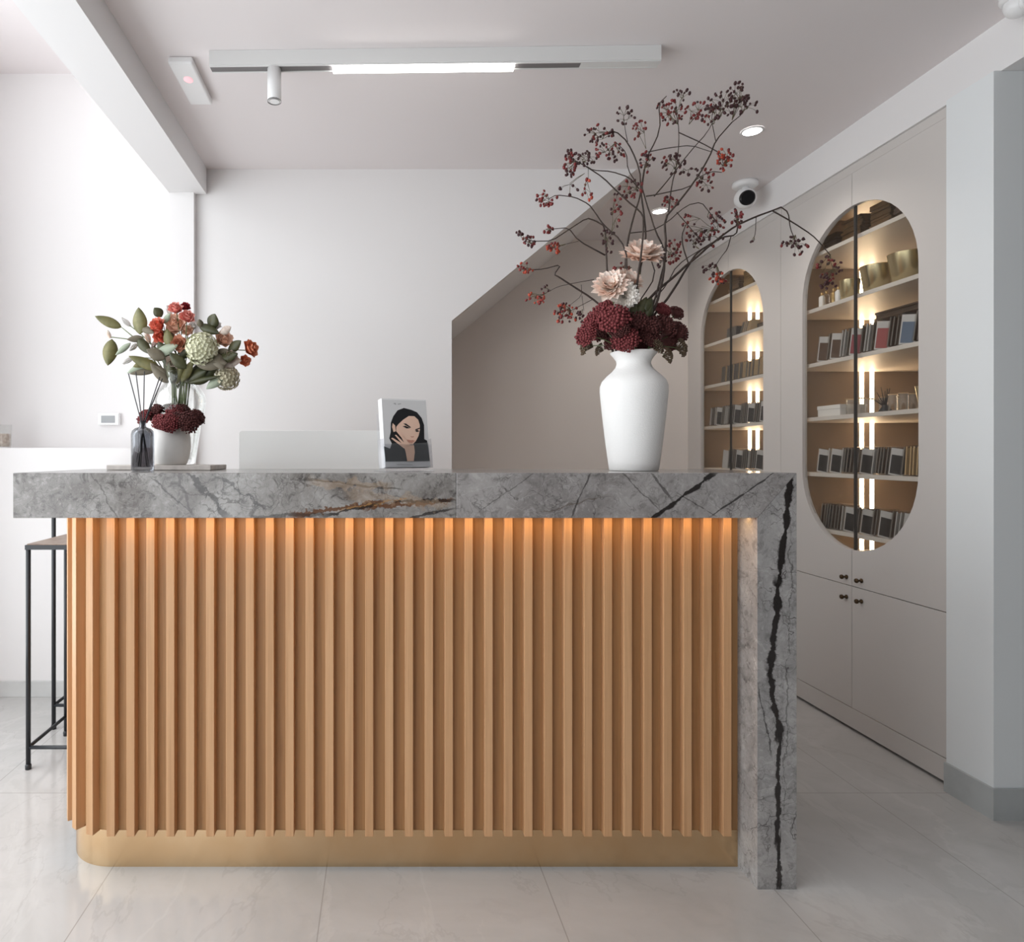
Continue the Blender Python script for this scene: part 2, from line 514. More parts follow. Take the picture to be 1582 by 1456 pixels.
# ---------------------------------------------------------------- the room
CE = 2.54
struct('floor', MB().box(-2.15, 3.5, -1.8, 4.5, -.1, 0), M['floor'])
struct('ceiling', MB().box(-.86, 3.5, -1.8, 4.5, CE, CE + .1), M['ceiling'])
struct('ceiling', MB().box(-2.15, -1.0, -1.8, 4.5, 3.14, 3.24), M['ceiling'])
struct('trim_1', MB().box(-1.021, -.8455, -1.8, 3.2, 2.414, 3.2), M['white_beam'])          # left beam
struct('trim_2', MB().box(1.968, 2.70, -1.8, 4.4, 2.379, CE + .02), M['white_beam'])          # right beam
# stair wall with the diagonal edge and the alcove under it
mb = MB()
k = .82
pts = [(-.90, 0), (.338, 0), (.338, 1.806), (.338 + (CE + .05 - 1.806) / k, CE + .05), (-.90, CE + .05)]
mb.prism([(x, 3.21, z) for x, z in pts], (0, .05, 0))
struct('wall_back', mb, M['wall'])
mb = MB()   # sloping underside of the stairs
mb.prism([(x, 3.26, z) for x, z in [(.34, 1.806), (.338 + (CE + .02 - 1.806) / k, CE + .02), (.2, CE + .02), (.2, 1.806)]], (0, 1.2, 0))
struct('wall_stair_underside', mb, M['wall'])
struct('wall_alcove_side', MB().box(.20, .338, 3.26, 4.4, 0, 2.0), M['wall'])
struct('wall_alcove', MB().box(-.9, 2.8, 4.278, 4.4, 0, CE + .02), M['wall_alcove'])
struct('wall_pier', MB().box(-1.021, -.90, 3.175, 3.6, 0, 2.42), M['wall'])
struct('wall_left_lower', MB().box(-2.15, -1.02, 3.18, 3.6, 0, 1.19), M['wall'])
struct('wall_left_upper', MB().box(-2.15, -1.0, 3.45, 3.6, 1.18, 3.2), M['wall'])
struct('baseboard_left', MB().box(-2.1, -.9, 3.166, 3.182, 0, .075), M['skirt_l'], .001)
# right pillar and wall
struct('wall_right_pier', MB().box(1.943, 3.5, 2.107, 2.284, 0, 2.378).box(2.702, 3.5, 2.107, 2.284, 2.378, CE + .05), M['pillar'])
mb = MB()
mb.prism([(x, y, 0) for x, y in [(1.934, 2.284), (1.934, 2.098), (3.45, 2.098), (3.45, 2.1065), (1.9425, 2.1065), (1.9425, 2.284)]], (0, 0, .10))
struct('baseboard_right', mb, M['skirt'])
struct('wall_right', MB().box(3.4, 3.5, -1.8, 2.2, 0, CE + .05), M['wall_dark'])  # out of view, kept dark to hold back bounce light
struct('wall_cabinet_back', MB().box(2.70, 2.8, 2.2, 4.4, 0, CE + .05), M['wall'])
# left window wall
mb = MB().box(-2.15, -2.05, -1.8, -1.4, 0, 3.2).box(-2.15, -2.05, 2.8, 3.6, 0, 3.2)
mb.box(-2.15, -2.05, -1.4, 2.8, 0, .12).box(-2.15, -2.05, -1.4, 2.8, 3.05, 3.2)
struct('wall_left', mb, M['wall'])
mb = MB()
for y in (-1.4, -.0, 1.4, 2.74):
    mb.box(-2.13, -2.07, y, y + .06, .12, 3.05)
mb.box(-2.13, -2.07, -1.4, 2.8, .12, .18).box(-2.13, -2.07, -1.4, 2.8, 2.99, 3.05)
struct('window_1', mb, M['black'])
# wall behind the camera with the shop front
mb = MB().box(-2.15, -1.95, -1.8, -1.7, 0, 3.2).box(-.9, 3.5, -1.8, -1.7, 0, 3.2).box(-1.95, -.9, -1.8, -1.7, 2.45, 3.2)
struct('wall_front', mb, M['wall_dark'])  # unseen wall darkened so it returns little light
mb = MB()
for x in (-1.95, -1.455, -.96):
    mb.box(x, x + .06, -1.78, -1.72, 0, 2.45)
mb.box(-1.95, -.9, -1.78, -1.72, 0, .08).box(-1.95, -.9, -1.78, -1.72, 2.39, 2.45)
struct('window_2', mb, M['black'])

# ---------------------------------------------------------------- reception desk
ZT, ZB = 1.11, .99
ct = thing('stone_countertop', 'grey marble countertop with rust and black veins and a waterfall side leg on the desk', 'countertop')
MB().box(-.9826, .1978, 1.767, 2.25, ZB, ZT).build('counter_slab', M['stone_l'], ct, .0012)
mb = MB()
mb.prism([(x, 1.767, z) for x, z in [(.1984, ZB), (.985, ZB), (1.0, .9905), (1.1035, 1.1085), (1.1035, ZT), (.1984, ZT)]], (0, .483, 0))
mb.build('counter_slab', M['stone_r'], ct, .0008)
mb = MB()
mb.prism([(x, 1.7672, z) for x, z in [(1.0, 0), (1.1048, 0), (1.1048, 1.1094), (1.1042, 1.1086), (1.0006, .9900), (1.0, .989)]], (0, .48, 0))
mb.build('side_leg', M['stone_leg'], ct, .0008)

desk = thing('reception_desk', 'rounded reception desk clad in vertical oak slats on a brass plinth', 'desk')


def desk_path(front, left, R, back, step, right=1.0):
    """points and outward normals along the front from right to the rounded left corner and back; step = spacing"""
    out = []
    segs = []
    L1 = right - (left + R)
    L2 = R * PI / 2
    L3 = back - (front + R)
    s = 0
    tot = L1 + L2 + L3
    res = []
    while s <= tot:
        if s <= L1:
            p, n = Vector((right - s, front, 0)), Vector((0, -1, 0))
        elif s <= L1 + L2:
            a = (s - L1) / R
            p = Vector((left + R - R * math.sin(a), front + R - R * math.cos(a), 0))
            n = Vector((-math.sin(a), -math.cos(a), 0))
        else:
            p, n = Vector((left, front + R + s - L1 - L2, 0)), Vector((-1, 0, 0))
        res.append((p, n))
        s += step
    return res


def strip(path, thick, z0, z1, mb, m=0):
    n = len(path); b = len(mb.v)
    for p, nn in path:
        q = p - nn * thick
        mb.v += [Vector((p.x, p.y, z0)), Vector((p.x, p.y, z1)), Vector((q.x, q.y, z1)), Vector((q.x, q.y, z0))]
    for i in range(n - 1):
        a, c = b + 4 * i, b + 4 * (i + 1)
        for j in range(4):
            k2 = (j + 1) % 4
            mb.face((a + j, c + j, c + k2, a + k2), m, False)
    mb.face((b, b + 1, b + 2, b + 3), m); mb.face([b + 4 * (n - 1) + j for j in (3, 2, 1, 0)], m)


FRONT, LEFT = 1.866, -.912
mb = MB()
strip(desk_path(FRONT, LEFT, .15, 2.55, .01), .02, .103, .988, mb)
mb.build('backing_panel', M['oak_in'], desk)
mb = MB()
strip(desk_path(FRONT - .0015, LEFT - .0015, .15, 2.55, .01), .012, .0, .1035, mb)
pl = mb.build('brass_plinth', M['brass'], desk)
for p in pl.data.polygons: p.use_smooth = False
mb = MB()
pitch, wslat, dep = .0552, .0228, .027
pth = desk_path(FRONT, LEFT, .15, 2.55, pitch / 24)
i0 = int(round(.041 / (pitch / 24)))
idx = i0
while idx < len(pth):
    p, n = pth[idx]
    tdir = Vector((-n.y, n.x, 0))
    a = p - tdir * wslat / 2 - n * .001; b2 = p + tdir * wslat / 2 - n * .001
    c2, d2 = b2 + n * dep, a + n * dep
    mb.prism([(q.x, q.y, .0985) for q in (a, b2, c2, d2)], (0, 0, .8865))
    idx += 24
mb.build('slat_cladding', M['oak'], desk, .001)
# staff side: worktop, end panel and pedestal
MB().box(LEFT + .02, .995, 2.26, 2.86, .71, .74).build('work_surface', M['oak_in'], desk)
MB().box(.96, .99, 1.90, 2.84, .0, .71).build('end_panel', M['oak_in'], desk)
MB().box(LEFT + .08, .99, 1.90, 1.92, .0, .985).build('modesty_panel', M['oak_in'], desk)
mb = MB()
mb.box(-.76, .995, 1.800, 1.816, .9893, .9899)
strip([(Vector((p.x, p.y, 0)), n) for p, n in desk_path(FRONT - .058, LEFT - .058, .208, 2.2, .02) if p.x < -.762], .01, .9893, .9899, mb)
mb.build('light_strip', M['led_amber'], desk)

# ---------------------------------------------------------------- wall cabinets with oval windows
DX = 1.974
ZDT, ZSP, ZDB = 2.339, .606, .096


def stadium(cy, r, zb, zt, n=24):
    """right going round, list of (y, z) counter clockwise starting at bottom"""
    pts = []
    for i in range(n + 1):
        a = -PI + PI * i / n
        pts.append((cy + r * math.cos(a), zb + r + r * math.sin(a)))
    for i in range(n + 1):
        a = PI * i / n
        pts.append((cy + r * math.cos(a), zt - r + r * math.sin(a)))
    return pts


def knob(parent, y, z):
    mb = MB()
    R_ = Matrix.Rotation(-PI / 2, 4, 'Y')
    mb.lathe([(.009, 0), (.009, .003), (.004, .004), (.004, .014), (.0085, .017), (.010, .021), (.0085, .026), (.003, .028)], 16,
             M=Matrix.Translation((DX, y, z)) @ R_)
    return mb.build('knob', M['bronze'], parent)


def oval_cabinet(y0, label):
    """unit from y0 to y0+.994; two doors above with the oval, two below"""
    u = thing('wall_cabinet', label, 'cabinet', (0, 0, 0), 0, 'tall built-in cabinets')
    y1 = y0 + .994; cy = y0 + .488; r = .337; zb, zt = .757, 2.203
    g = .0015
    # carcass
    mb = MB()
    mb.box(DX + .022, 2.69, y0, y0 + .018, .0, 2.37).box(DX + .022, 2.69, y1 - .018, y1, .0, 2.37)
    mb.box(2.66, 2.69, y0 + .018, y1 - .018, .0, 2.37).box(DX + .022, 2.66, y0 + .018, y1 - .018, 2.31, 2.37)
    mb.box(DX + .022, 2.66, y0 + .018, y1 - .018, .05, .09)
    mb.build('carcass', M['cabinet_in'], u)
    MB().box(DX - .001, DX + .02, y0 + g, y1 - g, .012, ZDB - .003).build('plinth', M['cabinet'], u)
    MB().box(DX + .004, DX + .02, y0 + g, y1 - g, ZDT + .003, 2.378).build('top_filler', M['cabinet'], u)
    # doors
    ym = y0 + .497
    st = stadium(cy, r, zb, zt)
    for side in (0, 1):
        ya, yb = (y0 + g, ym - g) if side == 0 else (ym + g, y1 - g)
        if side == 0:
            arc = [p for p in st if p[0] < yb - .0005]
        else:
            arc = [p for p in st if p[0] > ya + .0005]
        # exact crossing of the arc with the door edge
        e = yb if side == 0 else ya
        dz = math.sqrt(max(0, r * r - (e - cy) ** 2))
        low, high = (e, zb + r - dz), (e, zt - r + dz)
        if side == 0:
            arc.sort(key=lambda p: p[1])
            poly = [(ya, ZSP + g), (yb, ZSP + g), low] + arc + [high, (yb, ZDT), (ya, ZDT)]
        else:
            arc.sort(key=lambda p: p[1])
            poly = [(yb, ZSP + g), (ya, ZSP + g), low] + arc + [high, (ya, ZDT), (yb, ZDT)]
        if side == 1: poly = poly[::-1]
        mb = MB(); mb.prism([(DX, y, z) for y, z in poly], (.022, 0, 0))
        d = mb.build('upper_door', M['cabinet'], u)
        bm_ = bmesh.new(); bm_.from_mesh(d.data); bmesh.ops.recalc_face_normals(bm_, faces=bm_.faces)
        bmesh.ops.triangulate(bm_, faces=[f for f in bm_.faces if len(f.verts) > 4]); bm_.to_mesh(d.data); bm_.free()
        pane = [low] + arc + [high]
        mb = MB(); mb.prism([(DX + .014, y, z) for y, z in pane], (.004, 0, 0))
        gp = mb.build('glass_pane', M['door_glass'], d)
        eb = MB().box(DX + .012, DX + .02, e - .004 if side == 0 else e, e if side == 0 else e + .004, low[1], high[1])
        eb.build('pane_edge', M['gap'], d)  # dark seam where the two glass panes meet
        yk = ym - .035 if side == 1 and False else (ym + .031 if side == 1 else ym - .057)
        knob(d, yk, .639)
        mb = MB().box(DX, DX + .022, ya, yb, ZDB, ZSP - g)
        ld = mb.build('lower_door', M['cabinet'], u)
        knob(ld, yk, .554)
    for z in (2.09, 1.838, 1.584, 1.332, 1.075, .822, .57):
        MB().box(DX + .036, 2.655, y0 + .019, y1 - .019, z - .018, z).build('shelf', M['shelf'], u, .001)
    # two upright LED profiles on the far side panel, with the shelves passing in front
    zs = [.09, .57, .822, 1.075, 1.332, 1.584, 1.838, 2.09, 2.31]
    for x in (2.352, 2.402):
        mb = MB()
        for a, b in zip(zs[:-1], zs[1:]):
            mb.box(x, x + .020, y1 - .0188, y1 - .0181, a + .001, b - .0185 if b < 2.3 else b)
        mb.build('led_profile', M['led_warm'], u)
    return u


NY, FY = 2.290, 3.284
oval_cabinet(NY, 'tall greige cabinet with the larger oval window, next to the white pillar')
oval_cabinet(FY, 'tall greige cabinet with the smaller oval window, partly behind the marble counter')

# --- contents -------------------------------------------------------------
ZS = [2.09, 1.838, 1.584, 1.332, 1.075, .822]
SH = DX + .036


def case_mesh(h, w, th, cardmat, key, front_w=False):
    """clear slip case standing upright: width along x, thin along y; origin at base front corner"""
    shell = MB().box(0, w, 0, th, 0, h).mesh('case', M['case'])
    if front_w:
        c = MB().box(.004, w - .004, th * .25, th * .75, .004, h - .004, 0)
        c.box(.009, w - .009, th * .25 - .0006, th * .25, .010, h * .74, 1)
        card = c.mesh('card', [M['card_w'], cardmat])
    else:
        c = MB().box(.006, w - .004, th * .3, th * .7, .005, h - .010, 0)
        c.box(.0015, .0045, th * .15, th * .6, .004, h - .004, 1)
        card = c.mesh('card', [cardmat, {'g': M['card_g'], 'w': M['card_w'], 'b': M['card_s']}.get(key, M['card_s'])])
    return shell, card


CM = {}
for key, cm in (('k', 'card_k'), ('b', 'card_b'), ('w', 'card_w'), ('r', 'card_r'), ('c', 'card_c'), ('bl', 'card_bl'), ('g', 'card_g')):
    CM[key] = case_mesh(.112, .085, .010, M[cm], key)
    CM['F' + key] = case_mesh(.112, .062, .008, M[cm], key, True)


def place_case(key, y, z, lean, label, group, turn=0, scale=1.0, x=None, cat='case'):
    t_ = thing('display_case', label, cat, (SH + .006 if x is None else x, y, z), 0, group)
    # lean tips the top away along y (farther from the camera) or toward it
    m = Matrix.Translation(t_.location) @ Matrix.Rotation(lean, 4, 'X') @ Matrix.Rotation(turn, 4, 'Z')
    t_.rotation_euler = m.to_euler()
    t_.scale = (scale,) * 3
    put('case', CM[key][0], t_)
    put('card', CM[key][1], t_)
    return t_


def row(y0, y1, z, seq_fn, where, group, h=1.0, lean=-.10, seed=0, faces=()):
    """a filed row; faces = y positions where a case is turned to show its card"""
    rnd = random.Random(seed)
    y = y0
    fs = list(faces)
    while y < y1:
        hit = None
        for f in fs:
            if abs(f[0] - y) < .012: hit = f
        if hit:
            fs.remove(hit)
            names = {'k': 'black', 'b': 'brown', 'w': 'white', 'r': 'crimson', 'c': 'coral red', 'bl': 'blue'}
            place_case('F' + hit[1], y + .058, z + .0015, .17, 'clear case showing a %s card, %s' % (names[hit[1]], hit[2]), group, -PI / 2 + .30, h)
            y += .066
            continue
        k_ = seq_fn(rnd)
        place_case(k_, y, z + .0012, -lean * 1.4 + rnd.uniform(-.012, .012), 'thin clear case filed edge-on %s' % where, group, 0, h)
        y += rnd.uniform(.0145, .022) * h


dark = lambda r: r.choice(['k', 'k', 'b', 'b', 'w'])
brn = lambda r: r.choice(['b', 'k', 'b', 'w'])
gold = lambda r: r.choice(['g', 'g', 'b'])
# near cabinet
row(NY + .17, NY + .28, ZS[4], gold, 'with gold cards, second lowest shelf of the near cabinet', 'gold cases, near cabinet', 1.05, -.05, 1)
row(NY + .285, NY + .80, ZS[4], dark, 'on the second lowest shelf of the near cabinet', 'filed cases, near cabinet second lowest shelf', 1.03, -.12, 2,
    faces=[(NY + .31, 'k', 'beside the gold cards on the second lowest shelf'), (NY + .46, 'k', 'second lowest shelf just right of the door seam'),
           (NY + .64, 'k', 'left of the door seam on the second lowest shelf'), (NY + .74, 'k', 'at the left end of the second lowest shelf')])
row(NY + .22, NY + .78, ZS[5], dark, 'on the lowest visible shelf of the near cabinet', 'filed cases, near cabinet lowest shelf', 1.03, -.12, 3,
    faces=[(NY + .24, 'w', 'at the right end of the lowest shelf'), (NY + .36, 'k', 'right of centre on the lowest shelf'), (NY + .47, 'k', 'just right of the door seam on the lowest shelf'), (NY + .56, 'k', 'just left of the door seam on the lowest shelf')])
row(NY + .15, NY + .79, ZS[2], brn, 'on the shelf under the brass pots, near cabinet', 'filed cases, near cabinet under the pots', 1.10, -.13, 4,
    faces=[(NY + .24, 'bl', 'on the shelf under the brass pots'), (NY + .37, 'c', 'under the stacked trays below the brass pots'),
           (NY + .53, 'r', 'at the door seam below the brass pots'), (NY + .65, 'b', 'third from left below the brass pots'), (NY + .73, 'b', 'leftmost below the brass pots')])
# far cabinet
row(FY + .13, FY + .66, ZS[2], lambda r: r.choice(['g', 'b', 'b']), 'of gold edges on the third shelf of the far cabinet', 'filed cases, far cabinet third shelf', .85, -.10, 5)
row(FY + .12, FY + .80, ZS[3], dark, 'on the fourth shelf of the far cabinet', 'filed cases, far cabinet fourth shelf', 1.03, -.13, 6,
    faces=[(FY + .22, 'k', 'right end of the far cabinet fourth shelf'), (FY + .33, 'k', 'beside the lights on the far cabinet fourth shelf'), (FY + .47, 'k', 'middle of the far cabinet fourth shelf'), (FY + .68, 'k', 'left end of the far cabinet fourth shelf')])
row(FY + .12, FY + .66, ZS[4], dark, 'on the fifth shelf of the far cabinet above the counter', 'filed cases, far cabinet fifth shelf', 1.03, -.12, 7,
    faces=[(FY + .25, 'k', 'right of centre on the far cabinet fifth shelf'), (FY + .45, 'k', 'middle of the far cabinet fifth shelf'), (FY + .60, 'w', 'left end of the far cabinet fifth shelf')])


def stack(name, x, y, z, n, w, d, h, m, label, cat, group=None, seed=0, lip=0):
    rnd = random.Random(seed)
    for i in range(n):
        mb = MB().box(-w / 2, w / 2, -d / 2, d / 2, 0, h - .0008)
        t_ = thing(name, label, cat, (x + rnd.uniform(-.004, .004), y + rnd.uniform(-.004, .004), z + .0006 + i * h), rnd.uniform(-.04, .04), group)
        mb.build('tray', m, t_, .0012)
        MB().box(-w / 2 + .004, w / 2 - .004, -d / 2 + .004, d / 2 - .004, h - .0012, h - .0002).build('lid', M['case'], t_)


g = 'stacked cartons on the top shelf of the near cabinet'
stack('carton', SH + .10, NY + .60, ZS[0], 8, .13, .12, .0125, M['bronze_box'], 'flat bronze carton stacked left of the door seam, top shelf of near oval', 'box', g + ', left of seam', 1)
stack('carton', SH + .10, NY + .44, ZS[0], 9, .12, .11, .012, M['bronze_box'], 'flat bronze carton stacked right of the door seam, top shelf of near oval', 'box', g + ', right of seam', 2)
stack('carton', SH + .09, NY + .31, ZS[0], 9, .11, .09, .012, M['dark_box'], 'flat dark carton stacked at the right end, top shelf of near oval', 'box', g + ', right end', 3)
stack('carton', SH + .09, NY + .74, ZS[0], 6, .11, .08, .0125, M['dark_box'], 'flat dark carton stacked at the left end, top shelf of near oval', 'box', g + ', left end', 4)
g = 'stacked cartons on the top shelf of the far cabinet'
stack('carton', SH + .09, FY + .56, ZS[0], 7, .12, .11, .0125, M['bronze_box'], 'flat bronze carton in the left stack on the top shelf of the far oval', 'box', g + ', left', 5)
stack('carton', SH + .09, FY + .41, ZS[0], 8, .12, .10, .0125, M['gold_box'], 'flat gold carton in the middle stack on the top shelf of the far oval', 'box', g + ', middle', 6)
stack('carton', SH + .09, FY + .28, ZS[0], 6, .11, .08, .0125, M['dark_box'], 'flat dark carton in the right stack on the top shelf of the far oval', 'box', g + ', right', 7)
stack('display_tray', SH + .10, NY + .33, ZS[2] + .126, 4, .15, .24, .008, M['dark_box'], 'flat dark tray stacked on top of the filed cases under the brass pots', 'tray', 'trays lying on the filed cases', 8)
stack('carton', SH + .10, FY + .24, ZS[1], 3, .12, .22, .012, M['dark_box'], 'flat dark carton lying by the lights on the second shelf of the far cabinet', 'box', 'cartons on the second shelf of the far cabinet', 9)
row(FY + .36, FY + .45, ZS[1], gold, 'leaning together on the second shelf of the far cabinet', 'leaning gold cases, far cabinet second shelf', .6, -.35, 11)
row(FY + .50, FY + .60, ZS[1], lambda r: 'k', 'beside the seam on the second shelf of the far cabinet', 'dark cases, far cabinet second shelf', .5, -.1, 12)
stack('carton', SH + .10, NY + .50, .57, 12, .12, .22, .0145, M['bronze_box'], 'flat bronze carton in the deep stack in the bottom bay, near oval', 'box', 'deep stack in the bottom bay of the near cabinet', 13)


def brass_pot(y, z, r0, r1, h, label, dx=0, group='brass pots in the near cabinet'):
    t_ = thing('brass_pot', label, 'pot', (SH + .012 + r1 + dx, y, z), 0, group)
    prof = [(r0 * .9, 0), (r0, .002), (r1, h - .002), (r1 + .001, h), (r1 - .002, h), (r0 - .002, .004)]
    MB().lathe(prof, 40, capt=True).build('pot_body', M['brass_pot'], t_)
    mb = MB()
    for i in range(29):
        a = 2 * PI * i / 28
        mb.v.append(Vector((0, 0, 0)))
    mb = MB().tube([(r1 * math.cos(2 * PI * i / 32), r1 * math.sin(2 * PI * i / 32), h) for i in range(33)], .0016, 6)
    mb.build('rim', M['brass_pot'], t_)
    return t_


brass_pot(NY + .195, ZS[1], .050, .058, .145, 'tall brass pot at the right end of the pot shelf')
brass_pot(NY + .345, ZS[1], .050, .066, .118, 'widest brass pot, flared, right of the door seam')
brass_pot(NY + .500, ZS[1], .046, .060, .112, 'medium brass pot standing across the door seam')
brass_pot(NY + .635, ZS[1], .033, .040, .088, 'smallest brass pot on the pot shelf')
bp = brass_pot(NY + .205, ZS[3], .050, .062, .085, 'brass pot holding white cotton sprigs on the middle shelf')
rnd = random.Random(5)
for i in range(11):
    a, rr = rnd.uniform(0, 2 * PI), rnd.uniform(0, .045)
    t_ = thing('cotton_sprig', 'white cotton sprig bunched in the brass pot on the middle shelf', 'flower', (bp.location.x + rr * math.cos(a), bp.location.y + rr * math.sin(a), ZS[3] + .03), 0, 'cotton sprigs in the brass pot')
    hh = rnd.uniform(.065, .09)
    MB().tube([(0, 0, 0), (0, 0, hh)], .0012, 5).build('stem', M['stem'], t_)
    mb = MB()
    for j in range(4):
        mb.ball((rnd.uniform(-.007, .007), rnd.uniform(-.007, .007), hh + rnd.uniform(-.004, .008)), .008, 8, 5)
    mb.build('cotton_boll', M['cotton'], t_)
# middle shelf: white box, glass jars, twig ornament
t_ = thing('white_carton', 'small white box on the left of the middle shelf, near cabinet', 'box', (SH + .07, NY + .71, ZS[3] + .0008))
MB().box(-.06, .06, -.075, .075, 0, .046).build('box_body', M['white_box'], t_, .0015)
MB().box(-.062, .062, -.077, .077, .030, .048).build('box_lid', M['white_box'], t_, .0015)
for i, (dy, dx) in enumerate([(.60, .03), (.56, .09), (.53, .03), (.49, .09), (.305, .03), (.33, .09), (.36, .03)]):
    side = 'left of the twig ornament' if dy > .4 else 'between the twig ornament and the cotton pot'
    t_ = thing('glass_jar', 'small clear glass jar on the middle shelf, ' + side, 'jar', (SH + dx, NY + dy, ZS[3] + .0005), 0, 'glass jars ' + side)
    MB().lathe([(.014, 0), (.016, .003), (.016, .06), (.0145, .066), (.013, .067), (.0135, .004)], 20, capt=True).build('glass_body', M['glass'], t_)
    MB().tube([(.0155 * math.cos(2 * PI * i_ / 20), .0155 * math.sin(2 * PI * i_ / 20), .066) for i_ in range(21)], .0015, 5).build('rim', M['card_g'], t_)
t_ = thing('twig_ornament', 'dark spiky twig ornament in front of the glass jars on the middle shelf', 'ornament', (SH + .05, NY + .425, ZS[3]))
MB().lathe([(.022, .0005), (.024, .006), (.014, .02), (.010, .03)], 16).build('base', M['black'], t_)
mb = MB(); rnd = random.Random(8)
for i in range(12):
    a = rnd.uniform(0, 2 * PI); e = rnd.uniform(.2, 1.0)
    mb.tube([(0, 0, .02), (.05 * e * math.cos(a), .05 * e * math.sin(a), .02 + .07 * (1.2 - e) + .02)], [.0025, .001], 5)
mb.build('twigs', M['black'], t_)
# small bottles left of the pots
for i, (dy, m, lb) in enumerate([(.705, 'gold_box', 'slim gold bottle left of the smallest brass pot'), (.755, 'glass', 'clear bottle second from left on the pot shelf'), (.785, 'white_box', 'pale bottle at the far left of the pot shelf'), (.675, 'white_box', 'white bottle touching the smallest brass pot side of the shelf')]):
    t_ = thing('small_bottle', lb, 'bottle', (SH + .03, NY + dy, ZS[1] + .0005))
    MB().lathe([(.012, 0), (.013, .002), (.013, .048), (.006, .056)], 18).build('bottle_body', M[m], t_)
    MB().lathe([(.006, .056), (.0065, .057), (.0065, .07)], 14).build('cap', M['gold_box'], t_)

# ---------------------------------------------------------------- ceiling fixtures
tr = thing('ceiling_track_light', 'white ceiling track with glowing linear lamp and empty slot', 'light', (0, 0, 0))
ang = -.02
Mt = Matrix.Translation((.176, 2.262, 0)) @ Matrix.Rotation(ang, 4, 'Z')
mb = MB().box(-.766, .766, -.012, .034, 2.490, 2.5395, M=Mt).box(-.766, .766, -.0095, -.004, 2.486, 2.4905, M=Mt).box(-.766, .766, .026, .0315, 2.486, 2.4905, M=Mt)
mb.build('track_body', M['alu'], tr)
MB().box(-.766, .50, -.004, .026, 2.488, 2.4898, M=Mt).build('track_slot', M['dark_slot'], tr)
MB().box(.50, .766, -.004, .026, 2.487, 2.4895, M=Mt).build('feed_cover', M['alu'], tr)
MB().box(-.345, .275, -.006, .028, 2.478, 2.489, M=Mt).build('linear_lamp', M['led'], tr)
sp = thing('ceiling_spotlight', 'small white cylindrical spotlight hanging from the ceiling track', 'light', (-.370, 2.283, 0))
MB().lathe([(.0225, 2.375), (.0235, 2.376), (.0235, 2.485)], 32).build('lamp_tube', M['white_plastic'], sp)
MB().lathe([(.0235, 2.373), (.0235, 2.377), (.018, 2.377), (.018, 2.373)], 32, capb=False, capt=False).build('bezel', M['dark_slot'], sp)
MB().lathe([(.0175, 2.3735), (.0175, 2.3745)], 24).build('lens', M['white_plastic'], sp)
em = thing('emergency_light', 'flat white emergency light with a pink glow on the ceiling beside the beam', 'light', (0, 0, 0))
mb = MB().box(-.742, -.657, 2.298, 2.575, 2.515, 2.5395)
mb.build('housing', M['white_plastic'], em, .006)
MB().ball((-.70, 2.40, 2.515), .016, 16, 8, sc_=(1, 1.3, .15)).build('indicator', M['pink_light'], em)
for i, (px, py, lb) in enumerate([(1162, 202, 'round recessed ceiling downlight above the cabinets, nearest and brightest'), (1019, 326, 'round recessed ceiling downlight farther back, seen through the branches')]):
    D = (CE - EYE) * F / (VY - py)
    q = P(px, py, D)
    t_ = thing('ceiling_downlight', lb, 'light', (q.x, q.y, CE), 0, 'recessed downlights')
    MB().lathe([(.045, -.0005), (.045, -.004), (.037, -.005), (.037, -.0005)], 40, capb=False, capt=False).build('trim_ring', M['white_plastic'], t_)
    MB().lathe([(.037, -.0035), (.037, -.001)], 40).build('lamp_disc', M['down_led'], t_)
    d = bpy.data.lights.new('downlight_beam', 'SPOT'); d.energy = 12; d.spot_size = 2.2; d.spot_blend = .8; d.color = (1, .93, .86); d.shadow_soft_size = .03
    o = bpy.data.objects.new('downlight_beam', d); col.objects.link(o); o.parent = t_; o.location = (0, 0, -.02)


def dome_cam(c, r, look, label, base_r=.06, dark_lens=True):
    t_ = thing('security_camera', label, 'camera', (0, 0, 0))
    c = Vector(c)
    h = CE - c.z
    MB().lathe([(base_r, h - .0005), (base_r, h - .018), (base_r * .8, h - .026)], 32, c=c).build('mount', M['white_plastic'], t_)
    MB().lathe([(.016, h - .02), (.016, 0)], 16, c=c).build('neck', M['white_plastic'], t_)
    MB().ball(c, r, 32, 18).build('camera_ball', M['white_plastic'], t_)
    q = Vector(look).normalized()
    rot = q.to_track_quat('Z', 'Y').to_matrix().to_4x4()
    MB().lathe([(r * .70, r * .60), (r * .70, r * .92), (r * .60, r * 1.04)], 32, M=Matrix.Translation(c) @ rot).build('lens', M['lens'] if dark_lens else M['white_plastic'], t_)


dome_cam((1.845, 3.37, 2.460), .052, (-.28, -1, -.30), 'white ball security camera with black lens on the ceiling by the right beam')
dome_cam((1.905, 1.985, 2.505), .036, (0, -1, -.2), 'white round ceiling sensor above the pillar, cut off by the photo corner', .045, False)

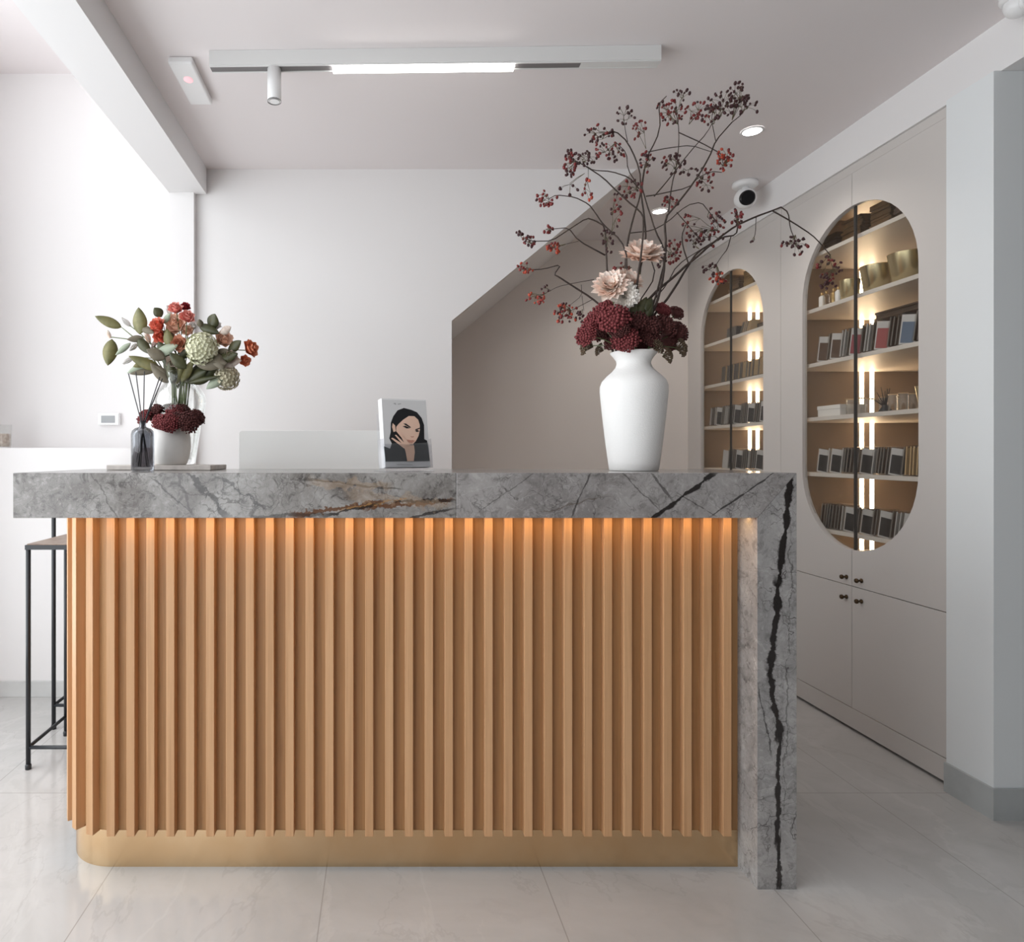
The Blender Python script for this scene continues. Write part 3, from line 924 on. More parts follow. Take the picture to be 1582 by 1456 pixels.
# thermostat, ledge jar
th = thing('thermostat', 'small white thermostat with grey display on the left wall', 'thermostat', (0, 0, 0))
a, b = P(153, 657, 3.44), P(185.5, 639, 3.44)
MB().box(a.x, b.x, 3.425, 3.449, a.z, b.z).build('housing', M['white_plastic'], th, .002)
MB().box(b.x - .008, b.x - .001, 3.4225, 3.4252, a.z + .003, b.z - .003).build('side_strip', M['alu'], th)
a, b = P(156.5, 653.5, 3.425), P(177.5, 642.5, 3.425)
MB().box(a.x, b.x, 3.423, 3.4252, a.z, b.z).build('display', M['grey_lcd'], th)
t_ = thing('candle_jar', 'clear jar with beige candle on the wall ledge at the far left edge', 'candle', (-1.862, 3.27, 1.1905))
MB().lathe([(.03, 0), (.035, .004), (.035, .115), (.032, .115), (.032, .006)], 28, capt=False).build('glass_body', M['glass'], t_)
MB().lathe([(.030, .007), (.030, .07)], 24).build('wax', M['tan'], t_)

# ---------------------------------------------------------------- bar stool and tall table (left)


def frame_stand(name, label, cat, x0, x1, y0, y1, z, bar_z, r=.0085, top='seat', post_above=0, foot=True):
    t_ = thing(name, label, cat, ((x0 + x1) / 2, (y0 + y1) / 2, 0))
    cx, cy = (x0 + x1) / 2, (y0 + y1) / 2
    X0, X1, Y0, Y1 = x0 - cx, x1 - cx, y0 - cy, y1 - cy
    for (sx, sy) in ((X0, Y0), (X1, Y0), (X0, Y1), (X1, Y1)):
        mb = MB().tube([(sx, sy, .004), (sx * 1.0, sy, z - .008)], r, 12)
        l_ = mb.build('leg', M['black'], t_)
        MB().lathe([(r * 1.25, 0), (r * 1.3, .014), (r, .02)], 14, c=(sx, sy, 0)).build('foot_cap', M['black'], l_)
    for a_, b_ in (((X0, Y0), (X1, Y0)), ((X0, Y1), (X1, Y1)), ((X0, Y0), (X0, Y1)), ((X1, Y0), (X1, Y1))):
        MB().tube([(a_[0], a_[1], bar_z), (b_[0], b_[1], bar_z)], r * .8, 10).build('stretcher', M['black'], t_)
    mb = MB().box(X0 - r, X1 + r, Y0 - r, Y0 + r, z - .017, z).box(X0 - r, X1 + r, Y1 - r, Y1 + r, z - .017, z)
    mb.box(X0 - r, X0 + r, Y0, Y1, z - .017, z).box(X1 - r, X1 + r, Y0, Y1, z - .017, z)
    mb.build('top_frame', M['black'], t_)
    MB().box(X0 - r * .4, X1 + r * .4, Y0 - r * .4, Y1 + r * .4, z - .006, z + .004).build(top, M['walnut'], t_, .001)
    return t_


frame_stand('bar_stool', 'black metal frame bar stool with flat brown wooden seat left of the desk', 'stool', -1.302, -.96, 2.443, 2.735, .826, .080)
frame_stand('side_table', 'tall thin black metal frame table behind the bar stool, top hidden by the counter', 'table', -1.385, -1.06, 2.80, 3.06, 1.03, .100)

# ---------------------------------------------------------------- monitor
mo = thing('computer_monitor', 'white desktop monitor seen from behind over the counter', 'monitor', (-.258, 2.47, .741))
hw, zt_, zb_ = .273, 1.2475 - .741, .10
pts = []
for cxx, czz, a0 in ((hw - .012, zt_ - .012, 0), (-hw + .012, zt_ - .012, 90), (-hw + .012, zb_ + .012, 180), (hw - .012, zb_ + .012, 270)):
    for i in range(7):
        a = math.radians(a0 + 15 * i)
        pts.append((cxx + .012 * math.cos(a), czz + .012 * math.sin(a)))
mb = MB(); mb.prism([(x, -.008, z) for x, z in pts], (0, .014, 0)); mb.build('back_shell', M['monitor'], mo, .001)
MB().box(-hw + .008, hw - .008, .0062, .008, zb_ + .008, zt_ - .008).build('screen', M['lens'], mo)
mb = MB().box(-.06, .06, -.03, -.024, .004, .26).box(-.06, .06, -.03, -.008, .23, .26).build('stand_neck', M['alu'], mo)
MB().box(-.07, .07, -.06, .08, 0.0005, .006).build('stand_foot', M['alu'], mo, .002)

# ---------------------------------------------------------------- brochure holder
BL = Matrix.Translation((.012, 1.905, ZT)) @ Matrix.Rotation(math.radians(24), 4, 'Z')
bh = thing('brochure_holder', 'clear acrylic brochure holder standing on the marble counter', 'holder')
W_, H_ = .146, .205
lean = Matrix.Rotation(math.radians(-8), 4, 'X')
Q = BL @ Matrix.Translation((0, .004, .010)) @ lean
mb = MB().box(-.006, W_ + .006, .030, .0325, 0, H_ * .8, M=Q).box(-.006, W_ + .006, -.006, -.0035, 0, H_ * .34, M=Q)
mb.box(-.006, -.0035, -.006, .0325, 0, H_ * .42, M=Q).box(W_ + .0035, W_ + .006, -.006, .0325, 0, H_ * .42, M=Q)
mb.build('pocket', M['acrylic'], bh)
MB().box(-.006, W_ + .006, -.01, .075, .0005, .0035, M=BL).build('base', M['acrylic'], bh)
bk = thing('brochure_stack', 'white brochures with a printed portrait of a dark-haired woman, in the acrylic holder', 'brochure')
MB().box(0, W_, 0, .026, .002, H_, M=Q).build('pages', M['paper'], bk)
mb = MB()


def uv(x, y):
    xl = 340 + 40 * (y - 240) / 1090; xr = 965 + (y - 290) * .1
    u = (x - xl) / (xr - xl); top = 240 + 50 * u
    return u, 1 - (y - top) / (1330 - top)


lay = [0]
def poly(pts, m):
    lay[0] += 1
    off = -.00025 * lay[0]
    b = len(mb.v)
    for x, y in pts:
        u, v_ = uv(x, y)
        mb.v.append(Q @ Vector((u * W_, off, .002 + v_ * (H_ - .002))))
    # orient towards the viewer
    n = (mb.v[b + 1] - mb.v[b]).cross(mb.v[b + 2] - mb.v[b])
    mb.face(range(b, b + len(pts)), m)


poly([(345, 262), (962, 308), (1060, 1245), (380, 1245)], 0)
poly([(500, 325), (530, 318), (545, 345), (530, 350), (515, 340)], 5)
poly([(560, 335), (610, 330), (605, 345), (565, 350)], 5)
poly([(650, 405), (560, 440), (500, 530), (465, 630), (462, 780), (440, 880), (480, 965), (700, 965), (1005, 965), (1005, 925), (960, 900), (950, 680), (910, 570), (840, 480), (760, 440)], 1)
poly([(360, 1000), (450, 1040), (475, 960), (600, 950), (720, 1100), (720, 1240), (380, 1240)], 2)
poly([(800, 965), (1010, 955), (1055, 1240), (790, 1240), (780, 1050)], 2)
poly([(490, 640), (480, 700), (500, 780), (535, 770), (525, 680)], 3)
poly([(720, 535), (640, 590), (570, 660), (540, 700), (540, 770), (600, 850), (660, 920), (720, 975), (780, 985), (830, 930), (870, 850), (888, 760), (885, 680), (860, 600), (800, 540)], 3)
poly([(640, 650), (680, 652), (755, 712), (740, 720), (680, 682)], 1)
poly([(815, 748), (885, 722), (886, 738), (825, 764)], 1)
poly([(628, 695), (670, 688), (742, 725), (690, 730)], 1)
poly([(812, 770), (850, 758), (882, 780), (840, 788)], 1)
poly([(745, 850), (770, 858), (800, 852), (790, 872), (760, 870)], 4)
poly([(690, 905), (725, 908), (750, 915), (780, 912), (815, 925), (770, 955), (720, 945)], 4)
poly([(650, 1000), (700, 1000), (800, 990), (815, 1100), (800, 1240), (700, 1240), (680, 1120)], 3)
poly([(460, 882), (480, 870), (690, 1010), (655, 1045)], 3)
poly([(515, 832), (532, 825), (700, 1000), (668, 1030)], 3)
poly([(565, 780), (590, 785), (715, 990), (685, 1020)], 3)
poly([(610, 850), (622, 845), (745, 985), (715, 1005)], 3)
poly([(540, 1285), (780, 1292), (780, 1300), (540, 1293)], 5)
cv = mb.build('cover_print', [M['print_bg'], M['ink'], M['ink_g'], M['skin'], M['skin_s'], M['print_t']], bk)

# ---------------------------------------------------------------- tray, bottle, pots
t_ = thing('stone_tray', 'thin beige stone tray under the pots on the left of the counter', 'tray')
mb = MB(); mb.prism([(x, y, ZT + .0006) for x, y in [(-.86, 2.07), (-.525, 2.035), (-.515, 2.20), (-.84, 2.23)]], (0, 0, .0155))
mb.build('tray_plate', M['slab'], t_, .002)
ZTR = ZT + .0165
# reed diffuser
c = P(220.5, 728, 1.95)
rd = thing('reed_diffuser', 'smoked glass reed diffuser bottle with black reeds on the counter, left of the white pot', 'diffuser', (c.x, 1.95, ZT + .0005))
prof = [(.029, 0), (.0325, .003), (.0325, .108), (.030, .118), (.022, .125), (.0105, .129), (.0095, .132), (.0095, .146), (.0075, .146), (.0075, .130), (.020, .121), (.0285, .112), (.0295, .104), (.0295, .012)]
MB().lathe(prof, 40).build('bottle', M['smoke'], rd)
MB().lathe([(.029, .0125), (.029, .068)], 32).build('oil', M['smoke_liq'], rd)
for (px, py), bx in zip([(199, 577.5), (210.7, 575.4), (222, 574), (247, 583), (249.5, 585), (243, 600)], (.018, .010, -.004, -.014, -.018, -.008)):
    q = P(px, py, 1.95) - Vector((c.x, 1.95, ZT))
    yo = random.Random(px).uniform(-.01, .01)
    top = Vector((q.x, yo, q.z))
    mid = Vector((.001 + bx * -.2, 0, .138))
    bot = Vector((bx, -yo, .014))
    MB().tube([bot, mid, top], .0015, 6).build('reed', M['black'], rd)

c = P(264, 719, 2.10)
wp = thing('ceramic_pot', 'small round off-white ceramic pot on the tray, filled with crimson stonecrop', 'pot', (c.x, 2.10, ZTR))
k = 2.10 / F
prof = [(22, 0), (24, 2), (28, 12), (30, 27), (29.5, 42), (27, 54), (25, 60), (26, 62.5), (24, 62.5), (23, 54), (25, 30), (20, 6)]
MB().lathe([(a * k, b * k) for a, b in prof], 48).build('pot_body', M['pot'], wp)

c = P(279, 716, 2.15)
gv = thing('glass_vase', 'tall clear glass vase on the tray holding the mixed bouquet', 'vase', (c.x, 2.15, ZTR))
k = 2.15 / F
prof = [(21, 0), (23, 2), (25, 20), (31, 60), (37, 86), (39, 98), (37, 108), (31, 118), (25, 126), (23.5, 134), (26, 141), (27, 142), (25, 141), (22.3, 134), (23.7, 125), (30, 116.5), (35.7, 107), (37.6, 98), (35.6, 86), (29.5, 60), (23.5, 22), (20, 8)]
MB().lathe([(a * k, b * k) for a, b in prof], 48).build('glass_body', M['glass'], gv)

# tall white vase
vc = P(979, 728, 2.0)
VXw = vc.x
vs = thing('white_vase', 'tall matte white stoneware vase on the right of the counter, full of flowers and branches', 'vase', (VXw, 2.0, ZT + .0005))
k = 2.0 / F
prof = [(34, 0), (36, 1), (38, 15), (42, 45), (46, 80), (48.5, 105), (50, 122), (49.8, 130), (47, 138), (40, 146), (32, 153), (27, 159), (25, 165), (26, 170), (30, 176), (34, 180.5), (34.6, 182.5), (33, 183), (29, 177), (24, 169), (23, 164), (26, 156), (36, 146), (44, 136), (46, 125), (44, 90), (34, 8)]
MB().lathe([(a * k, b * k) for a, b in prof], 64).build('vase_body', M['vase'], vs)
MOUTH = Vector((VXw, 2.0, ZT + 183 * k))

# ---------------------------------------------------------------- flower builders


def leaf_mesh(L, W, fold=.25, curl=.2, n=10):
    mb = MB(); b = 0
    for i in range(n + 1):
        t_ = i / n
        w_ = W / 2 * math.sin(PI * (t_ ** .85)) ** .8 if 0 < t_ < 1 else .0003
        z = L * t_; y = curl * L * (t_ ** 2) * .6
        mb.v += [Vector((-w_, y + fold * w_, z)), Vector((0, y, z)), Vector((w_, y + fold * w_, z))]
    for i in range(n):
        a = 3 * i
        mb.face((a, a + 1, a + 4, a + 3), 0, True); mb.face((a + 1, a + 2, a + 5, a + 4), 0, True)
    return mb


def orient(o, base, tip, facing=(0, -1, 0)):
    """object's +z goes base->tip, its -y faces `facing`"""
    z = (Vector(tip) - Vector(base)).normalized()
    y = -Vector(facing); y = (y - z * y.dot(z)).normalized()
    x = y.cross(z)
    m = Matrix((x, y, z)).transposed().to_4x4(); m.translation = Vector(base)
    o.matrix_world = m if not o.parent else m
    return o


def make_leaf(parent, base, tip, wpx_m, m, facing=(0, -1, 0), curl=.15):
    L = (Vector(tip) - Vector(base)).length
    me = leaf_mesh(L, wpx_m, .25, curl).mesh('leaf', m)
    o = put('leaf', me, parent, 0, .0006)
    z = (Vector(tip) - Vector(base)).normalized()
    y = -Vector(facing); y = (y - z * y.dot(z)).normalized(); x = y.cross(z)
    mm = Matrix((x, y, z)).transposed().to_4x4(); mm.translation = Vector(base) - parent.location
    o.matrix_basis = mm
    return o


def petal(mb, M4, L, W, cup, m=0, n=5, tipcurl=0, point=.6):
    b = len(mb.v)
    for i in range(n + 1):
        t_ = i / n
        w_ = W / 2 * (math.sin(PI * (.12 + .88 * t_) ** 1.0) ** point if t_ < 1 else .12)
        z = L * t_ * (1 - .25 * cup * t_)
        y = cup * L * t_ * t_ * .5 - tipcurl * L * max(0, t_ - .6) ** 2 * 3
        for s_ in (-1, 0, 1):
            mb.v.append(M4 @ Vector((s_ * w_, y + abs(s_) * w_ * .45 * (1 if cup >= 0 else -1), z)))
    for i in range(n):
        a = b + 3 * i
        mb.face((a, a + 1, a + 4, a + 3), m, True); mb.face((a + 1, a + 2, a + 5, a + 4), m, True)


def dahlia_mesh(r, mats, seed=0):
    """double dahlia facing +z, petals in many rings"""
    rnd = random.Random(seed); mb = MB()
    rings = [(1.0, 16, 82), (.97, 16, 68), (.88, 15, 54), (.75, 13, 40), (.58, 11, 28), (.42, 8, 16), (.28, 5, 8)]
    for ri, (rr, n, tilt) in enumerate(rings):
        for i in range(n):
            a = 2 * PI * (i + .5 * (ri % 2)) / n + rnd.uniform(-.08, .08)
            tl = math.radians(tilt + rnd.uniform(-6, 6))
            M4 = Matrix.Rotation(a, 4, 'Z') @ Matrix.Rotation(tl, 4, 'X')
            # petal's +y after tilt points up/in
            M4 = Matrix.Rotation(a, 4, 'Z') @ Matrix.Translation((0, 0, 0)) @ Matrix.Rotation(-tl, 4, 'X')
            petal(mb, M4, r * rr * rnd.uniform(.92, 1.06), r * .50, -.25, 2 if ri >= 6 else (1 if ri % 2 else 0), 5)
    return mb


def rose_mesh(r, seed=0):
    rnd = random.Random(seed); mb = MB()
    mb.ball((0, 0, r * .35), r * .5, 12, 8)
    for ri, (n, tilt, L, W) in enumerate([(3, 6, 1.15, .9), (4, 16, 1.2, 1.0), (5, 30, 1.2, 1.05), (6, 48, 1.15, 1.0), (6, 66, 1.05, 1.0)]):
        for i in range(n):
            a = 2 * PI * (i + .5 * (ri % 2)) / n + rnd.uniform(-.2, .2)
            M4 = Matrix.Rotation(a, 4, 'Z') @ Matrix.Translation((0, r * .06, -r * .2)) @ Matrix.Rotation(-math.radians(tilt + rnd.uniform(-5, 5)), 4, 'X')
            petal(mb, M4, r * L, r * W, -.55, 0, 5, tipcurl=-.15, point=.4)
    return mb


def hydrangea_mesh(r, seed=0, n=110):
    rnd = random.Random(seed); mb = MB()
    mb.ball((0, 0, 0), r * .82, 16, 10)
    for i in range(n):
        z = 1 - 2 * (i + .5) / n; a = i * 2.39996
        d = Vector((math.sqrt(1 - z * z) * math.cos(a), math.sqrt(1 - z * z) * math.sin(a), z))
        rot = d.to_track_quat('Z', 'Y').to_matrix().to_4x4()
        spin = rnd.uniform(0, PI)
        lump = 1 + .10 * math.sin(3 * a + seed) * math.cos(4 * z)
        rr_ = r * rnd.uniform(.84, 1.04) * lump
        for k_ in range(4):
            M4 = Matrix.Translation(d * rr_) @ rot @ Matrix.Rotation(spin + k_ * PI / 2, 4, 'Z') @ Matrix.Rotation(-1.2, 4, 'X')
            petal(mb, M4, r * .19, r * .19, -.2, 0, 2)
    return mb


def sedum_mesh(r, seed=0, n=150):
    """domed head of tiny buds, opening upward, on little stalks"""
    rnd = random.Random(seed); mb = MB()
    mb.ball((0, 0, -r * .15), r * .80, 14, 8, sc_=(1, 1, .62))
    for i in range(n):
        z = 1 - 1.35 * (i + .5) / n; a = i * 2.39996
        rr = math.sqrt(max(0, 1 - z * z))
        lump = 1 + .13 * math.sin(5 * a + seed) * math.sin(4 * z * 2 + seed)
        p = Vector((rr * math.cos(a), rr * math.sin(a), z * .66 - .12)) * r * .93 * lump * rnd.uniform(.93, 1.05)
        mb.ball(p, r * rnd.uniform(.075, .12), 5, 4)
    return mb


SED = [sedum_mesh(1, s).mesh('flower_head', M['sedum']) for s in (1, 2)]
SEDD = [sedum_mesh(1, s).mesh('flower_head', M['sedum_d']) for s in (3, 4)]


def umbel_mesh(seed, n=70):
    """flat lacy head: small buds on thin stalks, gaps between them"""
    rnd = random.Random(seed); mb = MB()
    for i in range(n):
        u = math.sqrt((i + .5) / n); a = i * 2.39996
        p = Vector((u * math.cos(a), u * math.sin(a), .35 - .45 * u * u + rnd.uniform(-.06, .06)))
        mb.ball(p, rnd.uniform(.07, .13), 5, 4)
        if i % 2 == 0:
            mb.tube([(0, 0, -.7), p * .55 + Vector((0, 0, -.25)), p], [.035, .025, .02], 3, 0, False)
    return mb


SEDG = [umbel_mesh(5).mesh('flower_head', M['sedum_g'])]


def head_at(parent, me, name, c, up, r=1.0):
    o = put(name, me, parent)
    z = Vector(up).normalized()
    q = z.to_track_quat('Z', 'Y')
    o.rotation_mode = 'QUATERNION'; o.rotation_quaternion = q
    o.location = Vector(c) - parent.location; o.scale = (r, r, r)
    return o


def curve_pts(a, b, sag=(0, 0, 0), n=7):
    a, b, sag = Vector(a), Vector(b), Vector(sag)
    return [a.lerp(b, i / n) + sag * math.sin(PI * i / n) for i in range(n + 1)]


def stemmed(name, label, cat, me, headname, c, base, up, r, group, stem_m, stem_r=.0018, sag=(0, 0, .01), leaves=(), rim=None):
    t_ = thing(name, label, cat, base, 0, group)
    head_at(t_, me, headname, c, up, r)
    e = Vector(c) - Vector(up).normalized() * r * .3
    if rim is None:
        pts = [p - Vector(base) for p in curve_pts(base, e, sag)]
    else:                       # leave the vessel over its rim
        d_ = Vector((c[0] - rim[0].x, c[1] - rim[0].y, 0)); d_ = d_.normalized() * min(rim[1], d_.length)
        v_ = rim[0] + d_ + Vector((0, 0, .012))
        pts = [p - Vector(base) for p in (Vector(base), (Vector(base) + v_) / 2, v_, v_.lerp(e, .5) + Vector((0, 0, .006)), e)]
    MB().tube(pts, stem_r, 6).build('stem', stem_m, t_)
    for (b_, tp, w_, m_) in leaves:
        make_leaf(t_, b_, tp, w_, m_)
    return t_


# crimson stonecrop round the mouth of the tall vase
k2 = 2.0 / F
sed = [
    (905, 516, 1.96, 19, 'S', 0), (918, 494, 1.98, 20, 'S', 1), (933, 478, 2.00, 20, 'S', 0), (946, 491, 1.93, 25, 'S', 1),
    (968, 474, 2.02, 20, 'S', 0), (966, 524, 1.93, 20, 'S', 1), (957, 507, 1.92, 15, 'D', 0), (980, 494, 1.96, 21, 'D', 1), (1003, 500, 1.97, 21, 'D', 0),
    (1024, 478, 2.02, 14, 'S', 1), (1046, 483, 2.04, 12, 'D', 1), (1030, 503, 2.00, 20, 'D', 0), (1050, 512, 2.02, 17, 'D', 1),
    (905, 533, 2.03, 17, 'G', 0), (1054, 537, 2.0, 15, 'G', 0), (1033, 549, 1.96, 13, 'G', 0), (1018, 535, 1.95, 12, 'G', 0), (925, 540, 2.06, 11, 'G', 0), (990, 515, 1.99, 20, 'D', 0), (935, 510, 2.03, 20, 'D', 1), (1008, 524, 1.97, 17, 'D', 1), (946, 527, 2.0, 15, 'D', 0), (1032, 526, 2.04, 18, 'D', 0), (990, 532, 2.0, 14, 'D', 1)]
where = {'S': 'crimson', 'D': 'maroon', 'G': 'brown-green'}
pos_words = ['at the far left low edge', 'upper left side', 'top left, under the cream dahlia', 'large, front left', 'at the top under the dahlias', 'front centre just above the rim', 'front, between the two crimson ones',
             'centre, under the dark leaves', 'right of centre', 'small, upper right', 'small, topmost at far right', 'right side', 'right edge, above the drooping one', 'drooping at lower left', 'drooping at far right', 'lowest, right of the rim', 'just right of the rim', 'behind the left of the rim', 'deep in the middle', 'deep on the left side', 'low, right of the front crimson one', 'low, left of the front crimson one', 'low at the right, behind the drooping ones', 'lowest dark one over the rim']
for i, (px, py, D, rp, ty, vi) in enumerate(sed):
    c = P(px, py, D)
    d = (c - (MOUTH + Vector((0, 0, -.02))))
    up = Vector((d.x * 1.1, (D - 2.0) * 1.2 - .03, max(.02, d.z))).normalized()
    me = {'S': SED, 'D': SEDD, 'G': SEDG}[ty][vi]
    off = Vector(((px - 975) * .00022, 0, 0))
    stemmed('stonecrop', '%s stonecrop head in the tall white vase, %s' % (where[ty], pos_words[i]), 'flower', me, 'flower_head', c, MOUTH + off + Vector((0, (D - 2) * .3, -.06)), up, rp * k2, 'stonecrop in the tall white vase', M['stem_pale'] if i % 2 else M['stem'], .0017, rim=(MOUTH, .045))
# dark leaves between the dahlias
t_ = thing('leafy_stem', 'dark green leaves standing in the tall vase below the right dahlia', 'foliage', MOUTH + Vector((.004, 0, -.05)))
MB().tube([p - t_.location for p in curve_pts(t_.location, P(988, 478, 1.97))], .0018, 6).build('stem', M['stem'], t_)
for (a, b_, w_) in [((985, 500), (979, 462), 22), ((990, 490), (1000, 458), 18), ((998, 480), (1008, 460), 16), ((975, 505), (990, 478), 16), ((1000, 490), (1008, 470), 12)]:
    make_leaf(t_, P(*a, 1.95), P(*b_, 1.95), w_ * k2, M['leaf_d'])
# dahlias
dd = [((993, 388), 33, 1.97, (-.02, -.75, 1.0), 'pale peach dahlia, highest of the dahlias, in the tall vase', 1),
      ((943, 440), 28, 1.92, (-.35, -1, .55), 'cream peach dahlia at the left in the tall vase', 0),
      ((972, 431), 24, 1.95, (.3, -.9, .75), 'peach dahlia in the middle, between the left and the lowest one', 1),
      ((967, 457), 22, 1.92, (.1, -.6, -.15), 'cream white dahlia touching the stonecrop, lowest of the dahlias', 0)]
for i, (pp, rp, D, up, lb, pink) in enumerate(dd):
    a, b_ = (M['dahlia'], M['dahlia_w']) if pink else (M['dahlia_w'], M['dahlia'])
    if i == 3: a = b_ = M['petal_c']
    me = dahlia_mesh(1, None, i).mesh('petals', [a, b_, M['dahlia_c']])
    c = P(*pp, D)
    stemmed('dahlia', lb, 'flower', me, 'petals', c - Vector(up).normalized() * rp * k2 * .35, MOUTH + Vector((.002 * i, 0, -.07)), up, rp * k2, 'dahlias in the tall white vase', M['stem'], .0022)

# ---------------------------------------------------------------- berry branches


def o3(x, y):            # point read in the upper bouquet enlargement
    return (780 + x / 3.164, 110 + y / 3.164)


BER = {k_: MB().ball((0, 0, 0), 1, 7, 5, sc_=(1, 1, 1.35)).mesh('berry', M[m_]) for k_, m_ in (('c', 'berry'), ('d', 'berry_d'), ('b', 'berry_b'))}


def jitter_path(pts, rnd, amp=.6):
    for _ in range(1):
        q = [pts[0]]
        for a, b in zip(pts[:-1], pts[1:]):
            q += [(a[0] * .8 + b[0] * .2, a[1] * .8 + b[1] * .2), (a[0] * .2 + b[0] * .8, a[1] * .2 + b[1] * .8)]
        pts = q + [pts[-1]]
    out = [pts[0]]
    for a, b in zip(pts[:-1], pts[1:]):
        n = max(1, int(math.hypot(b[0] - a[0], b[1] - a[1]) / 12))
        for i in range(1, n + 1):
            t_ = i / n
            x, y = a[0] + (b[0] - a[0]) * t_, a[1] + (b[1] - a[1]) * t_
            if i < n: x += rnd.uniform(-amp, amp); y += rnd.uniform(-amp, amp)
            out.append((x, y))
    return out


def berry_branch(label, paths, clusters, D0, D1, seed, thick=2.4):
    """paths: list of (pixel polyline, r0px, r1px); clusters: (cx, cy, rx, ry, n, mix, rootx, rooty)"""
    rnd = random.Random(seed)
    base = MOUTH + Vector((0, 0, -.08))
    t_ = thing('berry_branch', label, 'branch', base, 0, 'rosehip branches in the tall white vase')
    mb = MB()

    def dep(px, py):
        dd_ = math.hypot(px - 975, py - 540) / 420
        d_ = D0 + (D1 - D0) * dd_
        return 2.0 + (d_ - 2.0) * max(0, min(1, (math.hypot(px - 975, py - 560) - 25) / 90))

    for pi, (pts, r0, r1) in enumerate(paths):
        pp = [(min(991, max(967, x)), y) if y > 552 else (x, y) for x, y in jitter_path(pts, rnd)]
        n = len(pp)
        P3 = [P(x, y, dep(x, y)) - base for x, y in pp]
        rs = [(r0 + (r1 - r0) * i / (n - 1)) * k2 for i in range(n)]
        mb.tube(P3, rs, 6)
    nb = 0
    tot = sum(c_[4] for c_ in clusters)
    f_ = min(1.35, 98 / tot)
    clusters = [(*c_[:4], int(c_[4] * f_), *c_[5:]) for c_ in clusters]
    for (cx, cy, rx, ry, n, mix_, qx, qy) in clusters:
        rx, ry = rx * 1.18, ry * 1.18
        tw = MB()
        nodes = []
        nn = max(2, n // 5)
        root = P(qx, qy, dep(qx, qy)) - base
        for j in range(nn):
            a = rnd.uniform(0, 2 * PI); u = math.sqrt(rnd.random()) * .6
            x, y = cx + rx * u * math.cos(a), cy + ry * u * math.sin(a)
            x = qx + (x - qx) * .8; y = qy + (y - qy) * .8
            q = P(x, y, dep(x, y) + rnd.uniform(-.02, .02)) - base
            nodes.append(q)
            mid = root.lerp(q, .5) + Vector((rnd.uniform(-.004, .004), 0, rnd.uniform(-.004, .004)))
            tw.tube([root, mid, q], [.0009, .0008, .0007], 4, cap=False)
        for j in range(n):
            if nb >= 99: break
            a = rnd.uniform(0, 2 * PI); u = math.sqrt(rnd.random())
            x, y = cx + rx * u * math.cos(a), cy + ry * u * math.sin(a)
            q = P(x, y, dep(x, y) + rnd.uniform(-.03, .03)) - base
            nd = min(nodes, key=lambda z_: (z_ - q).length)
            tw.tube([nd, nd.lerp(q, .6) + Vector((0, 0, .003)), q], [.0006, .0005, .0005], 3, cap=False)
            o = put('berry', BER[rnd.choice(mix_)], t_)
            s_ = rnd.uniform(1.6, 2.4) * k2
            o.scale = (s_, s_, s_); o.location = q
            o.rotation_euler = (rnd.uniform(-.9, .9), rnd.uniform(-.9, .9), 0)
            nb += 1
        tw.build('twig', M['twig'], t_)
    mb.build('stem', M['branch'], t_)
    return t_


O = o3
berry_branch('long rosehip branch arching far right across the near oval window', [
    ([(978, 560), (985, 490), O(705, 1107), O(890, 950), O(1040, 820), O(1130, 755), O(1230, 710), O(1300, 685), O(1350, 665)], 2.6, 1.2),
    ([O(1350, 665), O(1385, 690), O(1395, 770), O(1420, 830)], 1.1, .5),
    ([O(1310, 684), O(1400, 735), O(1500, 800), O(1545, 845), (1283, 395)], 1.2, .6),
    ([O(1228, 715), O(1225, 790), O(1212, 835)], .6, .4)],
    [(1228, 380, 18, 12, 22, 'cdd', *O(1420, 800)), (1280, 414, 18, 17, 26, 'cdd', 1283, 393), (1281, 442, 14, 5, 8, 'd', 1284, 420), (1166, 374, 8, 3, 2, 'd', *O(1218, 810)), (1138, 338, 8, 14, 16, 'cd', *O(1140, 745))], 2.0, 2.02, 1)
berry_branch('thick dark rosehip branch leaning right with a drooping cluster at the far oval', [
    ([(984, 562), (1000, 500), (1020, 475), O(800, 1107), O(890, 960), O(940, 885), O(1060, 812), O(1130, 802), O(1142, 745)], 2.6, 1.0),
    ([O(1105, 808), O(1088, 870), O(1060, 905), O(1030, 950)], .8, .5),
    ([O(900, 950), O(870, 860), O(865, 800), O(885, 750)], 1.1, .7)],
    [(1097, 415, 10, 12, 10, 'd', *O(1030, 945)), (1110, 430, 12, 8, 22, 'cdb', *O(1035, 950)), (1097, 370, 22, 12, 12, 'cd', *O(1040, 815)), (1088, 345, 30, 22, 36, 'cd', *O(1040, 780))], 2.03, 2.06, 2)
berry_branch('tallest rosehip branch reaching up right toward the ceiling downlight', [
    ([(972, 562), (1012, 475), O(750, 1107), O(775, 1000), O(788, 850), O(780, 720), O(850, 640), O(920, 550), O(1000, 420), O(1030, 340), O(1110, 250)], 2.4, .9),
    ([O(730, 612), O(800, 530), O(900, 400), O(990, 300), O(1035, 210)], 1.1, .5),
    ([O(1110, 250), O(1160, 210), O(1175, 170)], .8, .4), ([O(1030, 340), O(1010, 240), O(1020, 160)], .6, .4)],
    [(1142, 146, 14, 16, 28, 'd', *O(1110, 240)), (1153, 165, 16, 14, 18, 'd', *O(1160, 210)), (1115, 160, 20, 18, 34, 'd', *O(1040, 240)), (1098, 177, 14, 14, 18, 'cd', *O(1020, 260))], 1.98, 1.92, 3)
